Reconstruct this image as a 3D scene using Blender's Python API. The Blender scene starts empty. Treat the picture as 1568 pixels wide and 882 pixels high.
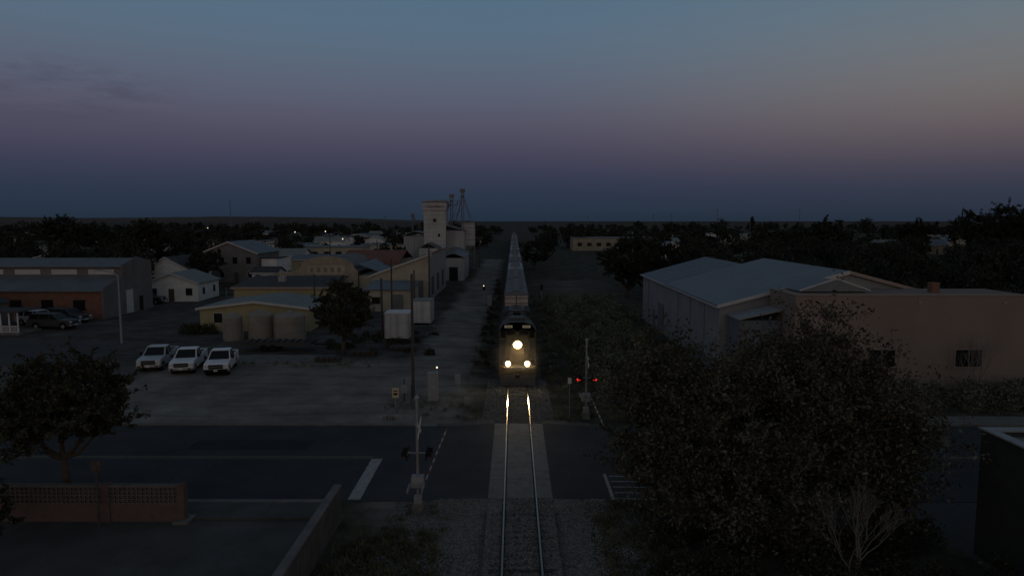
import bpy, math, random
import numpy as np
from mathutils import Vector, Matrix
S=bpy.context.scene
random.seed(4)
def lin(r,g,b):
    f=lambda c:(c/255/12.92) if c/255<=.04045 else ((c/255+.055)/1.055)**2.4
    return (f(r),f(g),f(b))
# ---------------------------------------------------------------- materials
def nd(nt,t,**k):
    n=nt.nodes.new(t)
    for a,b in k.items(): setattr(n,a,b)
    return n
def M(name,col,rough=.8,var=.22,scale=1.5,metal=0,bump=0,bscale=20,stripe=None,emis=None,stren=0,spec=.2,island=0,trans=0,streak=0):
    m=bpy.data.materials.new(name);m.use_nodes=True;nt=m.node_tree;L=nt.links
    b=nt.nodes['Principled BSDF'];b.inputs['Roughness'].default_value=rough;b.inputs['Metallic'].default_value=metal
    b.inputs['Specular IOR Level'].default_value=spec
    tc=nd(nt,'ShaderNodeTexCoord')
    n=nd(nt,'ShaderNodeTexNoise');n.inputs['Scale'].default_value=scale;n.inputs['Detail'].default_value=7;n.inputs['Roughness'].default_value=.65
    if streak:
        mp=nd(nt,'ShaderNodeMapping');mp.inputs['Scale'].default_value=(1,1,streak);L.new(tc.outputs['Object'],mp.inputs[0]);L.new(mp.outputs[0],n.inputs[0])
    else: L.new(tc.outputs['Object'],n.inputs[0])
    mr=nd(nt,'ShaderNodeMapRange');mr.inputs[1].default_value=.28;mr.inputs[2].default_value=.72;mr.inputs[3].default_value=1-var;mr.inputs[4].default_value=1+var
    L.new(n.outputs[0],mr.inputs[0]);fac=mr.outputs[0]
    if island:
        g=nd(nt,'ShaderNodeNewGeometry');m2=nd(nt,'ShaderNodeMapRange');m2.inputs[3].default_value=1-island;m2.inputs[4].default_value=1+island
        L.new(g.outputs['Random Per Island'],m2.inputs[0]);mm=nd(nt,'ShaderNodeMath',operation='MULTIPLY');L.new(fac,mm.inputs[0]);L.new(m2.outputs[0],mm.inputs[1]);fac=mm.outputs[0]
    if stripe:
        ax,per=stripe
        sx=nd(nt,'ShaderNodeSeparateXYZ');L.new(tc.outputs['Object'],sx.inputs[0])
        mu=nd(nt,'ShaderNodeMath',operation='MULTIPLY');mu.inputs[1].default_value=6.2832/per;L.new(sx.outputs[ax],mu.inputs[0])
        sn=nd(nt,'ShaderNodeMath',operation='SINE');L.new(mu.outputs[0],sn.inputs[0])
        m3=nd(nt,'ShaderNodeMapRange');m3.inputs[1].default_value=.75;m3.inputs[2].default_value=1;m3.inputs[3].default_value=1;m3.inputs[4].default_value=.78;L.new(sn.outputs[0],m3.inputs[0])
        mm=nd(nt,'ShaderNodeMath',operation='MULTIPLY');L.new(fac,mm.inputs[0]);L.new(m3.outputs[0],mm.inputs[1]);fac=mm.outputs[0]
    vm=nd(nt,'ShaderNodeVectorMath',operation='SCALE');vm.inputs[0].default_value=col;L.new(fac,vm.inputs['Scale']);L.new(vm.outputs[0],b.inputs['Base Color'])
    if bump:
        bn=nd(nt,'ShaderNodeTexNoise');bn.inputs['Scale'].default_value=bscale;bn.inputs['Detail'].default_value=4;L.new(tc.outputs['Object'],bn.inputs[0])
        bp=nd(nt,'ShaderNodeBump');bp.inputs['Strength'].default_value=bump;bp.inputs['Distance'].default_value=.05;L.new(bn.outputs[0],bp.inputs['Height']);L.new(bp.outputs[0],b.inputs['Normal'])
    if emis:
        b.inputs['Emission Color'].default_value=(*emis,1);b.inputs['Emission Strength'].default_value=stren
    return m
leafA=M('leaf_dark',(.046,.046,.030),.8,.45,.9,island=.5,spec=.1)
leafB=M('leaf_grey_green',(.078,.074,.054),.8,.5,.5,island=.6,spec=.1)
leafC=M('leaf_far',(.033,.037,.029),.85,.5,.25,island=.45,spec=.05)
shrubM=M('shrub',(.135,.138,.098),.85,.5,.4,island=.5,spec=.1)
bark=M('bark',(.07,.055,.042),.9,.3,6,bump=.5)
palebark=M('bark_pale',(.17,.16,.145),.9,.25,6)
grassM=M('dry_grass',(.11,.102,.062),.9,.4,1,island=.5,spec=.1)
asphalt=M('asphalt',(.041,.043,.047),.9,.32,.3,bump=.25,bscale=30,spec=.15)
asph2=M('asphalt_old',(.064,.062,.061),.92,.28,.3,bump=.2,spec=.12)
concrete=M('concrete',(.145,.14,.132),.9,.25,1.0,spec=.1)
concd=M('concrete_dark',(.074,.072,.069),.9,.3,.45,bump=.15,spec=.12)
panelM=M('crossing_panel',(.14,.137,.13),.8,.3,2.2)
paint=M('road_paint',(.27,.267,.255),.85,.4,4)
yel=M('road_paint_yellow',(.15,.138,.095),.85,.45,4)
railM=M('rail_steel',(.27,.24,.21),.17,.2,4,metal=1)
railside=M('rail_side',(.06,.045,.035),.8)
tieM=M('tie',(.045,.038,.033),.9,.35,3,bump=.4)
stoneM=M('ballast_stone',(.16,.152,.142),.9,.3,3,island=.65,spec=.1)
white=M('white_paint',(.56,.56,.55),.7,.16,1.0)
whitew=M('white_wall',(.42,.42,.42),.8,.2,.8,stripe=(0,.9))
cream=M('cream_wall',(.33,.295,.235),.85,.22,.5)
yellowW=M('yellow_wall',(.30,.262,.155),.85,.2,.6)
tan=M('tan_stucco',(.215,.172,.152),.95,.12,.3,bump=.1,bscale=8,spec=.05)
tan2=M('tan_wall',(.26,.225,.175),.9,.28,.5)
brickM=M('brick',(.17,.088,.065),.9,.25,1.5)
greyW=M('grey_wall',(.135,.13,.132),.85,.2,.5)
corrW=M('corrugated_wall',(.22,.23,.24),.7,.16,.6,stripe=(1,1.0))
corrX=M('corrugated_wall_x',(.27,.275,.28),.7,.2,.5,stripe=(0,.8))
roofG=M('roof_metal',(.15,.165,.18),.55,.13,.3,metal=.15,stripe=(1,.9))
roofX=M('roof_metal_x',(.125,.14,.157),.6,.18,.4,metal=.15,stripe=(0,.8))
roofD=M('roof_dark',(.056,.055,.056),.9,.25,.6)
roofGr=M('roof_pale_green',(.18,.195,.18),.7,.18,.6,stripe=(0,.7))
roofR=M('roof_rust',(.17,.07,.048),.85,.25,.5,stripe=(0,.8))
trim=M('trim_white',(.42,.42,.42),.6,.1)
trimT=M('trim_tan',(.27,.22,.19),.8,.08)
glass=M('glass_dark',(.010,.011,.013),.25,.1,spec=.25)
glassl=M('clerestory_glass',(.40,.41,.42),.5,.1)
wood=M('pole_wood',(.07,.060,.052),.9,.3,3)
galv=M('galvanised',(.25,.255,.26),.6,.18,3,metal=.2)
steelD=M('elevator_steel',(.14,.14,.145),.7,.2,2)
blackM=M('black_paint',(.014,.014,.015),.7,.2,spec=.1)
rubber=M('rubber',(.013,.013,.013),.9,.2,spec=.1)
tankM=M('tank_beige',(.21,.19,.165),.8,.18,.8)
carW=M('car_white',(.60,.61,.63),.3,.05,spec=.4)
carS=M('car_silver',(.40,.42,.44),.35,.05,metal=.2,spec=.4)
carD=M('car_dark',(.04,.045,.05),.3,.05,spec=.4)
chrome=M('chrome',(.4,.4,.4),.3,.05,metal=.8)
lensM=M('lamp_lens',(.5,.5,.47),.2,.05)
locY=M('loco_yellow',(.135,.10,.045),.65,.3,1.5,spec=.2)
locG=M('loco_grey',(.075,.072,.07),.7,.3,1.2)
locD=M('loco_roof_dark',(.045,.043,.043),.8,.35,1.5)
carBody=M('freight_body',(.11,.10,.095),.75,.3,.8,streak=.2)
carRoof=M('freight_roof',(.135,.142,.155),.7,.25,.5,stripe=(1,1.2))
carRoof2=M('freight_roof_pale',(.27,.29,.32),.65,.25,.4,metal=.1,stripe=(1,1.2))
carEnd=M('freight_end',(.40,.34,.31),.8,.3,1.2)
redM=M('red_paint',(.14,.03,.024),.7,.1)
headE=M('headlight_on',(.9,.8,.6),.3,0,emis=(1,.82,.50),stren=60)
headGlow=M('headlight_glow_disc',(.9,.7,.4),.3,0,emis=(1,.60,.20),stren=5)  # emissive orange that stands in for the halo around the lamps
redE=M('red_lamp_on',(.6,.02,.02),.3,0,emis=(1,.04,.03),stren=.8)
whiteE=M('lamp_on',(.9,.85,.7),.3,0,emis=(1,.80,.52),stren=1.8)
numE=M('number_board',(.3,.28,.24),.4,0,emis=(1,.85,.5),stren=.07)
signY=M('sign_cream',(.50,.40,.27),.7,.1)
# ---------------------------------------------------------------- builder
class G:
    def __init__(s,name,loc=(0,0,0),rz=0): s.name=name;s.loc=loc;s.rz=rz;s.p={}
    def part(s,pn,mat):
        if pn not in s.p: s.p[pn]=([],[],mat)
        return s.p[pn]
    def poly(s,pn,mat,vs,fs):
        V,F,_=s.part(pn,mat);o=len(V);V.extend([tuple(v) for v in vs]);F.extend([[i+o for i in f] for f in fs])
    def box(s,pn,mat,x0,x1,y0,y1,z0,z1,tx=0,ty=0):
        v=[(x0,y0,z0),(x1,y0,z0),(x1,y1,z0),(x0,y1,z0),(x0+tx,y0+ty,z1),(x1-tx,y0+ty,z1),(x1-tx,y1-ty,z1),(x0+tx,y1-ty,z1)]
        s.poly(pn,mat,v,[(3,2,1,0),(4,5,6,7),(0,1,5,4),(1,2,6,5),(2,3,7,6),(3,0,4,7)])
    def prism(s,pn,mat,prof,a0,a1,axis='x'):
        n=len(prof)
        mk={'x':lambda p,a:(a,p[0],p[1]),'y':lambda p,a:(p[0],a,p[1]),'z':lambda p,a:(p[0],p[1],a)}[axis]
        v=[mk(p,a0) for p in prof]+[mk(p,a1) for p in prof]
        f=[tuple(range(n))[::-1],tuple(range(n,2*n))]+[(i,(i+1)%n,n+(i+1)%n,n+i) for i in range(n)]
        s.poly(pn,mat,v,f)
    def tube(s,pn,mat,pts,rs,n=8,cap=True):
        if not hasattr(rs,'__len__'): rs=[rs]*len(pts)
        pts=[Vector(p) for p in pts];v=[];f=[]
        for i,p in enumerate(pts):
            d=(pts[min(i+1,len(pts)-1)]-pts[max(i-1,0)]);d.normalize()
            u=d.cross(Vector((0,0,1)) if abs(d.z)<.9 else Vector((1,0,0)));u.normalize();w=d.cross(u)
            for k in range(n):
                a=2*math.pi*k/n;v.append(p+(u*math.cos(a)+w*math.sin(a))*rs[i])
        for i in range(len(pts)-1):
            for k in range(n): f.append((i*n+k,i*n+(k+1)%n,(i+1)*n+(k+1)%n,(i+1)*n+k))
        if cap: f.append(tuple(range(n))[::-1]);f.append(tuple(range((len(pts)-1)*n,len(pts)*n)))
        s.poly(pn,mat,v,f)
    def mesh(s,pn,V,F,mats):
        me=bpy.data.meshes.new(pn);me.from_pydata(V,[],F)
        for m in mats: me.materials.append(m)
        return me
    def done(s,join=False,bevel=0,smooth=False):
        if join:
            V=[];F=[];mi=[];mats=[]
            for pn,(v,f,m) in s.p.items():
                o=len(V);V+=v;F+=[[i+o for i in q] for q in f]
                if m not in mats: mats.append(m)
                mi+=[mats.index(m)]*len(f)
            me=s.mesh(s.name,V,F,mats);me.polygons.foreach_set('material_index',mi)
            ob=bpy.data.objects.new(s.name,me);S.collection.objects.link(ob)
            obs=[ob]
        else:
            ob=bpy.data.objects.new(s.name,None);S.collection.objects.link(ob);obs=[]
            for pn,(v,f,m) in s.p.items():
                c=bpy.data.objects.new(pn,s.mesh(pn,v,f,[m]));S.collection.objects.link(c);c.parent=ob;obs.append(c)
        ob.location=s.loc;ob.rotation_euler=(0,0,s.rz)
        for o in obs:
            if bevel:
                b=o.modifiers.new('bevel','BEVEL');b.width=bevel;b.segments=2;b.limit_method='ANGLE';b.angle_limit=.6
            if smooth:
                for p in o.data.polygons: p.use_smooth=True
        return ob
def arrmesh(name,Q,mats,mi=None,tubes=None):
    N=len(Q);V=Q.reshape(-1,3)
    tv=np.zeros((0,3));tf=[]
    if tubes: tv=np.array(tubes[0]);tf=tubes[1]
    nv=len(V)+len(tv);me=bpy.data.meshes.new(name)
    tfl=[i+len(V) for f in tf for i in f];tls=[len(f) for f in tf]
    li=np.concatenate([np.arange(4*N),np.array(tfl,dtype=int)]).astype(np.int32)
    tot=np.concatenate([np.full(N,4),np.array(tls,dtype=int)]).astype(np.int32)
    st=np.concatenate([[0],np.cumsum(tot)[:-1]]).astype(np.int32)
    me.vertices.add(nv);me.vertices.foreach_set('co',np.concatenate([V,tv]).astype(np.float32).ravel())
    me.loops.add(len(li));me.loops.foreach_set('vertex_index',li)
    me.polygons.add(len(tot));me.polygons.foreach_set('loop_start',st)
    for m in mats: me.materials.append(m)
    ind=np.concatenate([np.zeros(N) if mi is None else mi,np.ones(len(tf))]).astype(np.int32)
    me.polygons.foreach_set('material_index',ind)
    me.update(calc_edges=True);me.validate()
    ob=bpy.data.objects.new(name,me);S.collection.objects.link(ob);return ob
def leaves(rng,C,size,asp=.5,up=0.0):
    n=len(C);u=rng.normal(size=(n,3));u[:,2]+=up;u/=np.linalg.norm(u,axis=1)[:,None]
    w=rng.normal(size=(n,3));v=np.cross(u,w);v/=np.linalg.norm(v,axis=1)[:,None]
    s=(size*rng.uniform(.6,1.4,n))[:,None];u=u*s;v=v*s*asp
    return np.stack([C-u,C+v,C+u,C-v],axis=1)
def tree(name,x,y,H,R,cz,ncl=60,nl=25000,ls=.11,seed=1,leaf=leafA,tr=.18,blobs=None,forks=5,asx=1.0,shoot=1.0):
    rng=np.random.default_rng(seed);g=G('t')
    if blobs is None: blobs=[(0,0,(cz+H)/2,R*asx,R,(H-cz)/2,1.0)]
    tw=sum(b[6] for b in blobs);cl=[]
    for (bx,by,bz,rx,ry,rz,w) in blobs:
        k=int(ncl*w/tw)+1
        d=rng.normal(size=(k,3));d/=np.linalg.norm(d,axis=1)[:,None]
        r=rng.uniform(.35,1,k)**.6*rng.uniform(.72,1.0,k)
        c=d*r[:,None]*np.array([rx,ry,rz])*.93+np.array([bx,by,bz]);cl.append(c)
    C=np.concatenate(cl);C=C[C[:,2]>.3]
    trunk_top=np.array([rng.normal()*.15,rng.normal()*.15,cz*.85+.3])
    g.tube('b',bark,[(0,0,-.1),(trunk_top[0]*.4,trunk_top[1]*.4+.05,trunk_top[2]*.5),tuple(trunk_top)],[tr*1.25,tr,tr*.8],7)
    idx=rng.choice(len(C),min(forks,len(C)),replace=False);limbs=[]
    for i in idx:
        e=C[i]*.62+trunk_top*.38;mid=(e+trunk_top)/2+np.array([0,0,-.036*H])
        g.tube('b',bark,[tuple(trunk_top),tuple(mid),tuple(e)],[tr*.7,tr*.5,tr*.36],6);limbs.append((mid,e))
    for c in C:
        L=min(limbs,key=lambda l:np.linalg.norm(l[1]-c));mid=(L[1]+c)/2+rng.normal(size=3)*.15
        g.tube('b',bark,[tuple(L[1]),tuple(mid),tuple(c)],[tr*.26,tr*.16,tr*.05],4)
    wt=rng.uniform(.3,1.7,len(C));wt/=wt.sum();cnt=(wt*nl).astype(int);P=[]
    for c,k in zip(C,cnt):
        sg=rng.uniform(.09,.18)*R*shoot
        nsh=max(3,int(k/40));dirs=rng.normal(size=(nsh,3));dirs/=np.linalg.norm(dirs,axis=1)[:,None]
        dirs[:,2]=dirs[:,2]*.7+.22
        ln=sg*2.4*rng.uniform(.4,1.3,nsh)
        which=rng.integers(0,nsh,k);t=rng.uniform(0,1,k)**.8*ln[which]
        for j in range(min(nsh,14)): g.tube('b',bark,[tuple(c),tuple(c+dirs[j]*ln[j]*.97)],[tr*.04+.004,.004],3,False)
        p=c+dirs[which]*t[:,None]+rng.normal(size=(k,3))*sg*.17
        P.append(p)
    P=np.concatenate(P);P=P[P[:,2]>.15]
    ob=arrmesh(name,leaves(rng,P,ls),[leaf,bark],None,g.p['b'][:2]);ob.location=(x,y,0);return ob
# ---------------------------------------------------------------- sky
w=bpy.data.worlds.new('World');S.world=w;w.use_nodes=True;nt=w.node_tree;L=nt.links
for n in list(nt.nodes): nt.nodes.remove(n)
out=nd(nt,'ShaderNodeOutputWorld');tc=nd(nt,'ShaderNodeTexCoord');sx=nd(nt,'ShaderNodeSeparateXYZ');L.new(tc.outputs['Generated'],sx.inputs[0])
def ramp(stops,inp):
    r=nd(nt,'ShaderNodeValToRGB');r.color_ramp.interpolation='B_SPLINE'
    el=r.color_ramp.elements
    while len(el)>1: el.remove(el[-1])
    el[0].position=stops[0][0];el[0].color=(*lin(*stops[0][1]),1)
    for p,c in stops[1:]:
        e=el.new(p);e.color=(*lin(*c),1)
    L.new(inp,r.inputs[0]);return r.outputs[0]
anti=ramp([(0,(34,47,62)),(.015,(39,52,68)),(.05,(48,57,78)),(.085,(66,66,87)),(.125,(82,80,99)),(.17,(90,95,113)),(.23,(90,108,127)),(.30,(84,112,134)),(.40,(76,100,120)),(.6,(66,81,98)),(1,(62,73,86))],sx.outputs[2])
warm=ramp([(0,(38,47,62)),(.015,(44,52,67)),(.05,(58,61,78)),(.085,(84,77,86)),(.125,(108,98,99)),(.17,(116,113,111)),(.23,(110,119,126)),(.30,(95,118,133)),(.40,(78,99,118)),(.6,(66,81,98)),(1,(62,73,86))],sx.outputs[2])
sol=ramp([(0,(160,108,78)),(.08,(170,136,110)),(.2,(150,147,140)),(.4,(112,118,125)),(.7,(74,83,94)),(1,(62,73,86))],sx.outputs[2])
def mrange(i,a,b,c=0,d=1):
    n=nd(nt,'ShaderNodeMapRange',interpolation_type='SMOOTHSTEP');n.inputs[1].default_value=a;n.inputs[2].default_value=b;n.inputs[3].default_value=c;n.inputs[4].default_value=d;L.new(i,n.inputs[0]);return n.outputs[0]
def mix(f,a,b):
    n=nd(nt,'ShaderNodeMix',data_type='RGBA');L.new(f,n.inputs[0]);L.new(a,n.inputs[6]);L.new(b,n.inputs[7]);return n.outputs[2]
c1=mix(mrange(sx.outputs[0],-.05,.72),anti,warm)
c2=mix(mrange(sx.outputs[1],.35,-.8),c1,sol)
mp=nd(nt,'ShaderNodeMapping');mp.inputs['Scale'].default_value=(4,4,20);mp.inputs['Rotation'].default_value=(0,-.16,0);L.new(tc.outputs['Generated'],mp.inputs[0])
cn=nd(nt,'ShaderNodeTexNoise');cn.inputs['Scale'].default_value=2.2;cn.inputs['Detail'].default_value=9;cn.inputs['Roughness'].default_value=.65;L.new(mp.outputs[0],cn.inputs[0])
def mul(p,q):
    n=nd(nt,'ShaderNodeMath',operation='MULTIPLY');L.new(p,n.inputs[0])
    if isinstance(q,float): n.inputs[1].default_value=q
    else: L.new(q,n.inputs[1])
    return n.outputs[0]
a=mrange(cn.outputs[0],.44,.66);b=mrange(sx.outputs[0],-.38,-.52);c=mrange(sx.outputs[2],.205,.165);d=mrange(sx.outputs[2],.10,.14)
cf=mul(mul(mul(mul(a,b),c),d),.5)
cc=nd(nt,'ShaderNodeRGB');cc.outputs[0].default_value=(*lin(68,70,88),1)
c3=mix(cf,c2,cc.outputs[0])
bg=nd(nt,'ShaderNodeBackground');L.new(c3,bg.inputs[0]);bg.inputs[1].default_value=.97
sky=nd(nt,'ShaderNodeTexSky');sky.sky_type='NISHITA';sky.sun_disc=False;sky.sun_elevation=math.radians(-3);sky.sun_rotation=math.radians(170)
bg2=nd(nt,'ShaderNodeBackground');L.new(sky.outputs[0],bg2.inputs[0]);bg2.inputs[1].default_value=.05
ad=nd(nt,'ShaderNodeAddShader');L.new(bg.outputs[0],ad.inputs[0]);L.new(bg2.outputs[0],ad.inputs[1]);L.new(ad.outputs[0],out.inputs[0])
sl=bpy.data.lights.new('sun','SUN');sl.energy=.05;sl.angle=math.radians(25);sl.color=(1,.88,.78)
so=bpy.data.objects.new('sun',sl);S.collection.objects.link(so);so.rotation_euler=(math.radians(76),0,math.radians(10));so.location=(0,-20,40)
# ---------------------------------------------------------------- ground
def ground():
    m=bpy.data.materials.new('ground_dirt_scrub');m.use_nodes=True;nt=m.node_tree;L=nt.links;b=nt.nodes['Principled BSDF']
    b.inputs['Roughness'].default_value=.95;b.inputs['Specular IOR Level'].default_value=.05
    ge=nd(nt,'ShaderNodeNewGeometry')
    def noise(sc,det=6,ro=.6,vec=None):
        n=nd(nt,'ShaderNodeTexNoise');n.inputs['Scale'].default_value=sc;n.inputs['Detail'].default_value=det;n.inputs['Roughness'].default_value=ro
        L.new(vec or ge.outputs['Position'],n.inputs[0]);return n
    def ma(op,a,bb):
        n=nd(nt,'ShaderNodeMath',operation=op)
        for i,q in enumerate((a,bb)):
            if isinstance(q,(int,float)): n.inputs[i].default_value=q
            else: L.new(q,n.inputs[i])
        return n.outputs[0]
    def mr(i,a,bb,c=0,d=1):
        n=nd(nt,'ShaderNodeMapRange');n.inputs[1].default_value=a;n.inputs[2].default_value=bb;n.inputs[3].default_value=c;n.inputs[4].default_value=d;L.new(i,n.inputs[0]);return n.outputs[0]
    def mx(f,a,bb):
        n=nd(nt,'ShaderNodeMix',data_type='RGBA');L.new(f,n.inputs[0])
        for i,q in ((6,a),(7,bb)):
            if isinstance(q,tuple): n.inputs[i].default_value=(*q,1)
            else: L.new(q,n.inputs[i])
        return n.outputs[2]
    dn=noise(.35);off=nd(nt,'ShaderNodeVectorMath',operation='SUBTRACT');L.new(dn.outputs[1],off.inputs[0]);off.inputs[1].default_value=(.5,.5,.5)
    sc=nd(nt,'ShaderNodeVectorMath',operation='SCALE');L.new(off.outputs[0],sc.inputs[0]);sc.inputs['Scale'].default_value=5
    ps=nd(nt,'ShaderNodeVectorMath',operation='ADD');L.new(ge.outputs['Position'],ps.inputs[0]);L.new(sc.outputs[0],ps.inputs[1])
    sp=nd(nt,'ShaderNodeSeparateXYZ');L.new(ps.outputs[0],sp.inputs[0]);X,Y=sp.outputs[0],sp.outputs[1]
    def boxm(x0,x1,y0,y1,soft):
        v=ma('MINIMUM',ma('MINIMUM',ma('SUBTRACT',X,x0),ma('SUBTRACT',x1,X)),ma('MINIMUM',ma('SUBTRACT',Y,y0),ma('SUBTRACT',y1,Y)))
        return mr(v,-soft,soft)
    n1=noise(.5,8,.65);n2=noise(.02,6,.6);n3=noise(4,5,.7)
    scrub=mx(mr(n1.outputs[0],.42,.62),(.038,.038,.027),(.085,.076,.058))
    far=mx(mr(n2.outputs[0],.4,.6),(.045,.04,.034),(.095,.075,.06))
    dist=mr(Y,300,900)
    base=mx(dist,scrub,far)
    dirt=mx(mr(n1.outputs[0],.35,.65),(.155,.138,.122),(.235,.213,.188))
    dirt=mx(mr(n3.outputs[0],.5,.75),dirt,(.12,.107,.094))
    dark=mx(mr(n1.outputs[0],.4,.62),(.060,.056,.052),(.10,.092,.084))
    base=mx(boxm(-200,-10.5,55,118,2),base,dark)
    base=mx(boxm(-60,-30,43,62,2.5),base,mx(mr(n1.outputs[0],.35,.65),(.085,.078,.07),(.13,.12,.108)))
    base=mx(boxm(-33,-3.5,42,64,1.6),base,dirt)
    base=mx(boxm(-9.6,-3.6,40,235,.9),base,dirt)
    base=mx(boxm(-6.5,-2,27.5,32,1.0),base,dirt)
    base=mx(boxm(6,16,112,150,5),base,(.12,.10,.085))
    base2=nd(nt,'ShaderNodeVectorMath',operation='SCALE');L.new(base,base2.inputs[0]);L.new(mr(noise(.18,5,.6).outputs[0],.3,.7,.68,1.25),base2.inputs['Scale'])
    sv=nd(nt,'ShaderNodeSeparateXYZ');L.new(ge.outputs['Position'],sv.inputs[0])
    wv=ma('SINE',ma('MULTIPLY',ma('ADD',ma('MULTIPLY',sv.outputs[0],.10),ma('ADD',sv.outputs[1],ma('MULTIPLY',noise(.05,2,.4).outputs[0],9.0))),2.1),0)
    lane=mr(wv,.6,1.0,1.0,.84)
    base3=nd(nt,'ShaderNodeVectorMath',operation='SCALE');L.new(base2.outputs[0],base3.inputs[0]);L.new(lane,base3.inputs['Scale'])
    L.new(base3.outputs[0],b.inputs['Base Color'])
    bp=nd(nt,'ShaderNodeBump');bp.inputs['Strength'].default_value=.6;bp.inputs['Distance'].default_value=.1;L.new(n3.outputs[0],bp.inputs['Height']);L.new(bp.outputs[0],b.inputs['Normal'])
    g=G('ground');g.poly('ground',m,[(-9000,-300,0),(9000,-300,0),(9000,12000,0),(-9000,12000,0)],[(0,1,2,3)]);g.done(True)
ground()
g=G('distant_mesa_hills');rng=np.random.default_rng(3)
mm=M('mesa',(.085,.065,.06),.95,.2,.002)
xs=np.linspace(-6500,-300,60);v=[];f=[]
for i,x in enumerate(xs):
    h=max(2,46+7*math.sin(i*.23)+rng.uniform(-3,3)-max(0,(x+1800)/1500*48))
    v+=[(x,6800,0),(x,7000,h),(x,7600,h),(x,7900,0)]
for i in range(59):
    for k in range(3): a=i*4+k;f.append((a,a+4,a+5,a+1))
g.poly('m',mm,v,f);g.done(True)
# ---------------------------------------------------------------- road
bm=M('ballast',(.085,.078,.07),.95,.45,2.5,bump=1,bscale=14,spec=.05)
shoulder=M('gravel_shoulder',(.105,.097,.087),.95,.4,2.0,bump=.8,bscale=14,spec=.05)
g=G('road')
def rz(x):
    t=max(0,min(1,(4.6-abs(x-.32))/3.0));return .012+.17*(t*t*(3-2*t))
xs=[-260,-100,-60,-40,-20,-10]+[-5+.3*i for i in range(36)]+[8,12,20,40,60,100,260]
xl=[x for x in xs if x<-1.25]+[-1.22];xr=[1.86]+[x for x in xs if x>1.9]
for X in (xl,xr):
    v=[];f=[]
    for x in X: v+=[(x,31.1,rz(x)),(x,43,rz(x))]
    for i in range(len(X)-1): f.append((2*i,2*i+2,2*i+3,2*i+1))
    g.poly('r',asphalt,v,f)
    X2=[x for x in X if -7<x<8]
    for (ya,yb) in ((31.1,29.6),(43,44.5)):
        v=[];f=[]
        for x in X2: v+=[(x,ya,rz(x)),(x,yb+random.uniform(-.25,.25),-.02)]
        for i in range(len(X2)-1): f.append((2*i,2*i+1,2*i+3,2*i+2) if ya<40 else (2*i,2*i+2,2*i+3,2*i+1))
        g.poly('s',shoulder,v,f)
g.done(True)
g=G('sidewalk')
g.box('s',concrete,-90,-8.2,30.75,31.09,0,.13)
g.box('s2',concd,-90,-8.2,29.1,30.75,0,.115)
for x in np.arange(-40,-8.3,1.8): g.box('j',asph2,x,x+.03,29.1,30.74,.115,.119)
g.done(True)
g=G('kerb');g.box('s',concrete,-200,-6.5,43.02,43.22,0,.12);g.box('s',concrete,9,200,43.02,43.22,0,.12);g.box('s',concrete,9,17.5,30.8,31.07,0,.14);g.box('s',concd,9,60,43.25,45,0,.10);g.done(True)
g=G('parking_lot_pavement');g.poly('a',concd,[(-60,8,.008),(-7.95,8,.008),(-7.95,29.09,.008),(-60,29.09,.008)],[(0,1,2,3)]);g.done(True)
g=G('asphalt_patches');pm=M('asphalt_patch',(.030,.031,.033),.9,.3,1,spec=.1)
for (x0,x1,y0,y1) in ((-34,-26,32.2,34.1),(-19,-12,38.4,40.2),(6.5,9,36,37)):
    g.poly('p',pm,[(x0,y0,.0165),(x1,y0,.0165),(x1,y1,.0165),(x0,y1,.0165)],[(0,1,2,3)])
R=random.Random(5)
for k in range(16):
    x=R.uniform(-45,-9);y=R.choice([31.2,37.6]);pts=[]
    for i in range(9): pts.append((x+R.uniform(-.12,.12),y+i*.6))
    for i in range(8):
        (a0,b0),(a1,b1)=pts[i],pts[i+1];g.poly('c',pm,[(a0-.02,b0,.0145),(a0+.02,b0,.0145),(a1+.02,b1,.0145),(a1-.02,b1,.0145)],[(0,1,2,3)])
g.done(True)
g=G('road_marking')
g.poly('a',paint,[(-7.9,31.3,.019),(-7.3,31.3,.019),(-7.3,36.9,.019),(-7.9,36.9,.019)],[(0,1,2,3)])
for xa,xb in ((-120,-7.9),(9,120)):
    for y in (36.95,37.2): g.poly('y',yel,[(xa,y,.019),(xb,y,.019),(xb,y+.1,.019),(xa,y+.1,.019)],[(0,1,2,3)])
def strip(x0,y0,x1,y1,w):
    d=Vector((x1-x0,y1-y0,0)).normalized();n=Vector((-d.y,d.x,0))*w/2
    pts=[Vector((x0,y0,0))-n,Vector((x1,y1,0))-n,Vector((x1,y1,0))+n,Vector((x0,y0,0))+n]
    g.poly('h',paint,[(p.x,p.y,rz(p.x)+.007) for p in pts],[(0,1,2,3)])
strip(4.75,31.3,4.75,34.6,.16)
for k in range(5): strip(4.95,31.45+.72*k,9.0,31.35+.72*k,.1)
g.done(True)
g=G('side_street');
g.poly('a',asph2,[(-200,62,.006),(-40,62,.006),(-40,74,.006),(-200,84,.006)],[(0,1,2,3)])
g.poly('b',concrete,[(-29,62.6,.01),(-17.5,62.6,.01),(-17.5,66.5,.01),(-29,66.5,.01)],[(0,1,2,3)]);g.done(True)
g=G('right_lot_pavement');g.poly('a',asph2,[(18,20,.01),(60,20,.01),(60,31,.01),(18,31,.01)],[(0,1,2,3)]);g.done(True)
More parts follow.
